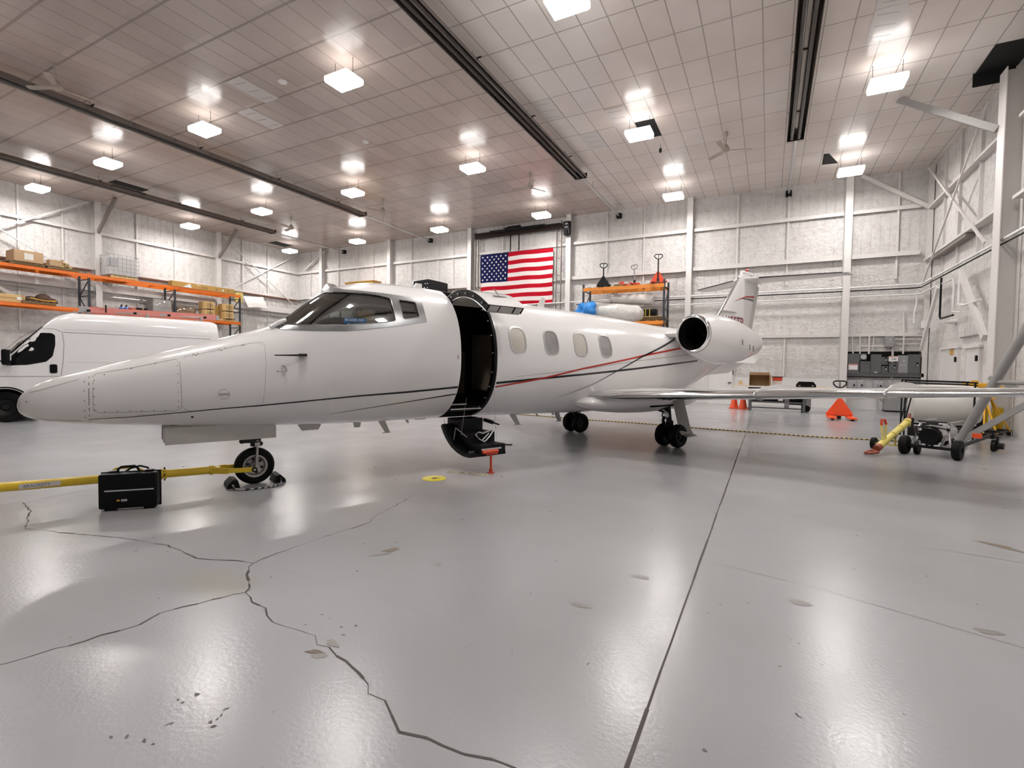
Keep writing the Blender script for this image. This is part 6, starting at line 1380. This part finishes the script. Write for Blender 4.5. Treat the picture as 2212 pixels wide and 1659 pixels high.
mb = MB(); mb.lathe([(0, -.66), (.30, -.66), (.40, -.60), (.42, -.3), (.43, .1), (.41, .38), (.33, .50), (0, .52)], (.08, 0, .80), (1, 0, 0), 40); mb.build('wrapped_shell', mat('cream_wrap', (.72, .70, .65), .3, var=.06, scale=3, bump=.3, bscale=5), t, True)
mb = MB(); mb.box((-.05, 0, 1.14), (1.1, .5, .12), bev=.05); mb.build('plastic_cover', M['wrapclear'], t, True)
mb = MB()
for x in (-.68, .42):
    for y in (-.42, .42): mb.beam((x, y, .05), (x, y, 1.30), .03, .03)
for y in (-.42, .42): mb.beam((-.70, y, 1.31), (.46, y, 1.29), .025, .03); mb.beam((-.70, y, 1.26), (.46, y, 1.24), .02, .02); mb.beam((-.68, y, .33), (.8, y, .33), .04, .04); mb.beam((-.68, y, .38), (-.58, y, .95), .025, .025)
mb.beam((-.68, -.42, .33), (-.68, .42, .33), .04, .04); mb.beam((.75, -.42, .33), (.75, .42, .33), .04, .04)
mb.build('stand_frame', M['gear_dark'], t)
# second tow bar
a_, b_ = gz(1890, 984), Vector((2.44, 12.05, .52)); t = thing('wheeled_tow_bar', 'faded yellow tow bar on small wheels lying left of the engine cart', 'tow bar', (0, 0, 0))
a_ = Vector((a_.x, a_.y, .10)); d = (b_ - a_); mb = MB(); mb.cyl(a_ + d * .10, b_, .058, n=24); mb.cyl(b_ - d * .04, b_ + d * .01, .075, n=20); mb.cyl(a_ + d * .5, a_ + d * .52, .07, n=20); mb.cyl(a_ + d * .74, a_ + d * .77, .068, n=20); mb.build('tube', M['pale_yellow'], t, True)
mb = MB(); mb.cyl(a_ + d * .04, a_ + d * .11, .062, n=18); mb.tube([a_ + Vector((-.02, .06, -.02)), a_ + Vector((-.12, .03, -.05)), a_ + Vector((-.15, -.04, -.06)), a_ + Vector((-.06, -.09, -.05)), a_ + Vector((.03, -.06, -.03))], .026, 8, True); mb.build('lunette_ring', mat('worn_red_brown', (.30, .07, .04), .5, var=.3), t, True)
h0 = a_ + d * .22; mb = MB(); mb.tube([h0 + Vector((-.0, 0, .04)), h0 + Vector((-.03, .02, .33)), h0 + Vector((-.02, .05, .42)), h0 + Vector((.03, .08, .42)), h0 + Vector((.05, .08, .33)), h0 + Vector((.04, .06, .05))], .018, 8); mb.build('lift_handle', M['pale_yellow'], t, True)
mb = MB(); mb.tube([h0 + Vector((-.03, .02, .32)), h0 + Vector((-.02, .05, .425)), h0 + Vector((.03, .08, .425)), h0 + Vector((.05, .08, .34))], .022, 8); mb.build('handle_grip', M['red'], t, True)
wc = a_ + d * .60; mb = MB(); mb.beam(Vector((wc.x - .28, wc.y + .15, .11)), Vector((wc.x + .28, wc.y - .15, .11)), .03, .03); mb.beam(wc, Vector((wc.x, wc.y, .11)), .03, .03); mb.build('axle', M['pale_yellow'], t)
for sg in (-1, 1):
    c_ = Vector((wc.x + sg * .30, wc.y - sg * .16, .11)); n_ = Vector((.88, -.47, 0)) * .03; mb = MB(); mb.cyl(c_ - n_, c_ + n_, .11, n=20); mb.build('small_wheel', M['rubber'], t)
mb = MB(); mb.cyl(b_ + d * .01, b_ + d * .05, .05, n=10); mb.beam(b_ + Vector((0, 0, -.02)), b_ + Vector((.04, .06, .16)), .04, .04); mb.sphere(b_ + Vector((.04, .05, .05)), .06, 10); mb.build('head_clamp', mat('worn_red_brown_2', (.25, .07, .05), .5, var=.3), t, True)
# big grey pipe frame
t = thing('gantry_frame', 'big grey tubular A-frame leg rising out of the picture on the right', 'gantry', (3.40, 12.80, 0)); hd = Vector((.5, -.87, 0)).normalized()
def H(u, z): return hd * u + Vector((0, 0, z))
mb = MB(); mb.cyl(H(0, .06), H(1.62, 3.15), .078, n=24); mb.build('main_leg', M['pipe_grey'], t, True)
mb = MB(); mb.cyl(H(3.24, .06), H(1.62, 3.15), .078, n=24); mb.build('main_leg', M['pipe_grey'], t, True)
mb = MB(); mb.cyl(H(.62, 1.33), H(2.62, 1.33), .042, n=16); mb.build('cross_tube', M['pipe_grey'], t, True)
mb = MB(); mb.beam(H(.08, .16), H(1.5, 1.15), .03, .11); mb.beam(H(3.16, .16), H(1.74, 1.15), .03, .11); mb.beam(H(.86, 1.30), H(1.62, .92), .03, .10); mb.prism([(.55, 1.42), (.78, 1.30), (.60, 1.22)], 'y', -.01, .01) if False else mb.beam(H(.56, 1.42), H(.75, 1.24), .02, .08); mb.build('brace_plate', M['pipe_grey'], t)
mb = MB(); mb.box(H(0, .03), (.22, .22, .06)); mb.box(H(3.24, .03), (.22, .22, .06)); mb.box(H(1.62, 3.2), (.3, .3, .2)); mb.build('foot_plate', M['pipe_grey'], t)
# tripod jack and yellow drum
t = thing('tripod_jack', 'yellow tripod aircraft jack with black column near the right wall', 'aircraft jack', (4.55, 15.6, 0))
mb = MB(); mb.cyl((0, 0, .1), (0, 0, 1.05), .085, n=20); mb.build('column', M['black'], t, True)
mb = MB(); mb.box((-.06, .02, 1.20), (.55, .14, .10), bev=.02); mb.box((.16, .02, 1.15), (.4, .1, .08), bev=.02); mb.cyl((-.36, .02, 1.21), (.42, .02, 1.13), .035, n=10); mb.box((-.15, 0, 1.27), (.12, .1, .08)); mb.build('saddle', M['crane_yellow'], t)
mb = MB(); mb.lathe([(.10, .88), (.24, .88), (.24, .91), (.10, .91)], n=28)
for k in range(3):
    a = 2.6 + k * 2 * PI / 3
    for da in (-.18, .18): mb.cyl((.2 * math.cos(a), .2 * math.sin(a), .9), (.62 * math.cos(a + da), .62 * math.sin(a + da), .10), .02, n=8)
mb.build('tripod_leg', M['crane_yellow'], t)
mb = MB()
for k in range(3):
    a = 2.6 + k * 2 * PI / 3; b2 = 2.6 + (k + 1) * 2 * PI / 3; mb.beam((.75 * math.cos(a), .75 * math.sin(a), .12), (.75 * math.cos(b2), .75 * math.sin(b2), .12), .05, .05); mb.beam((0, 0, .12), (.75 * math.cos(a), .75 * math.sin(a), .12), .05, .05); mb.cyl((.72 * math.cos(a), .72 * math.sin(a) - .03, .055), (.72 * math.cos(a), .72 * math.sin(a) + .03, .055), .055, n=14)
mb.build('base_frame', M['gear_dark'], t)
mb = MB(); mb.box((-.12, -.08, .7), (.06, .06, .36)); mb.build('red_pump', M['rust'], t)
t = thing('yellow_drum', 'yellow pump cabinet behind the tripod jack by the right wall', 'pump cabinet', (4.88, 16.2, 0), .1); mb = MB(); mb.box((0, 0, .36), (.42, .3, .60), bev=.04); mb.build('body', M['yellow'], t)
mb = MB(); mb.tube([(-.1, 0, .66), (-.05, 0, .76), (.12, 0, .72)], .015, 6); mb.sphere((-.05, 0, .77), .03, 8); mb.build('handle', M['gear_dark'], t); mb = MB(); mb.box((0, 0, .03), (.40, .28, .06)); mb.build('base', M['gear_dark'], t)
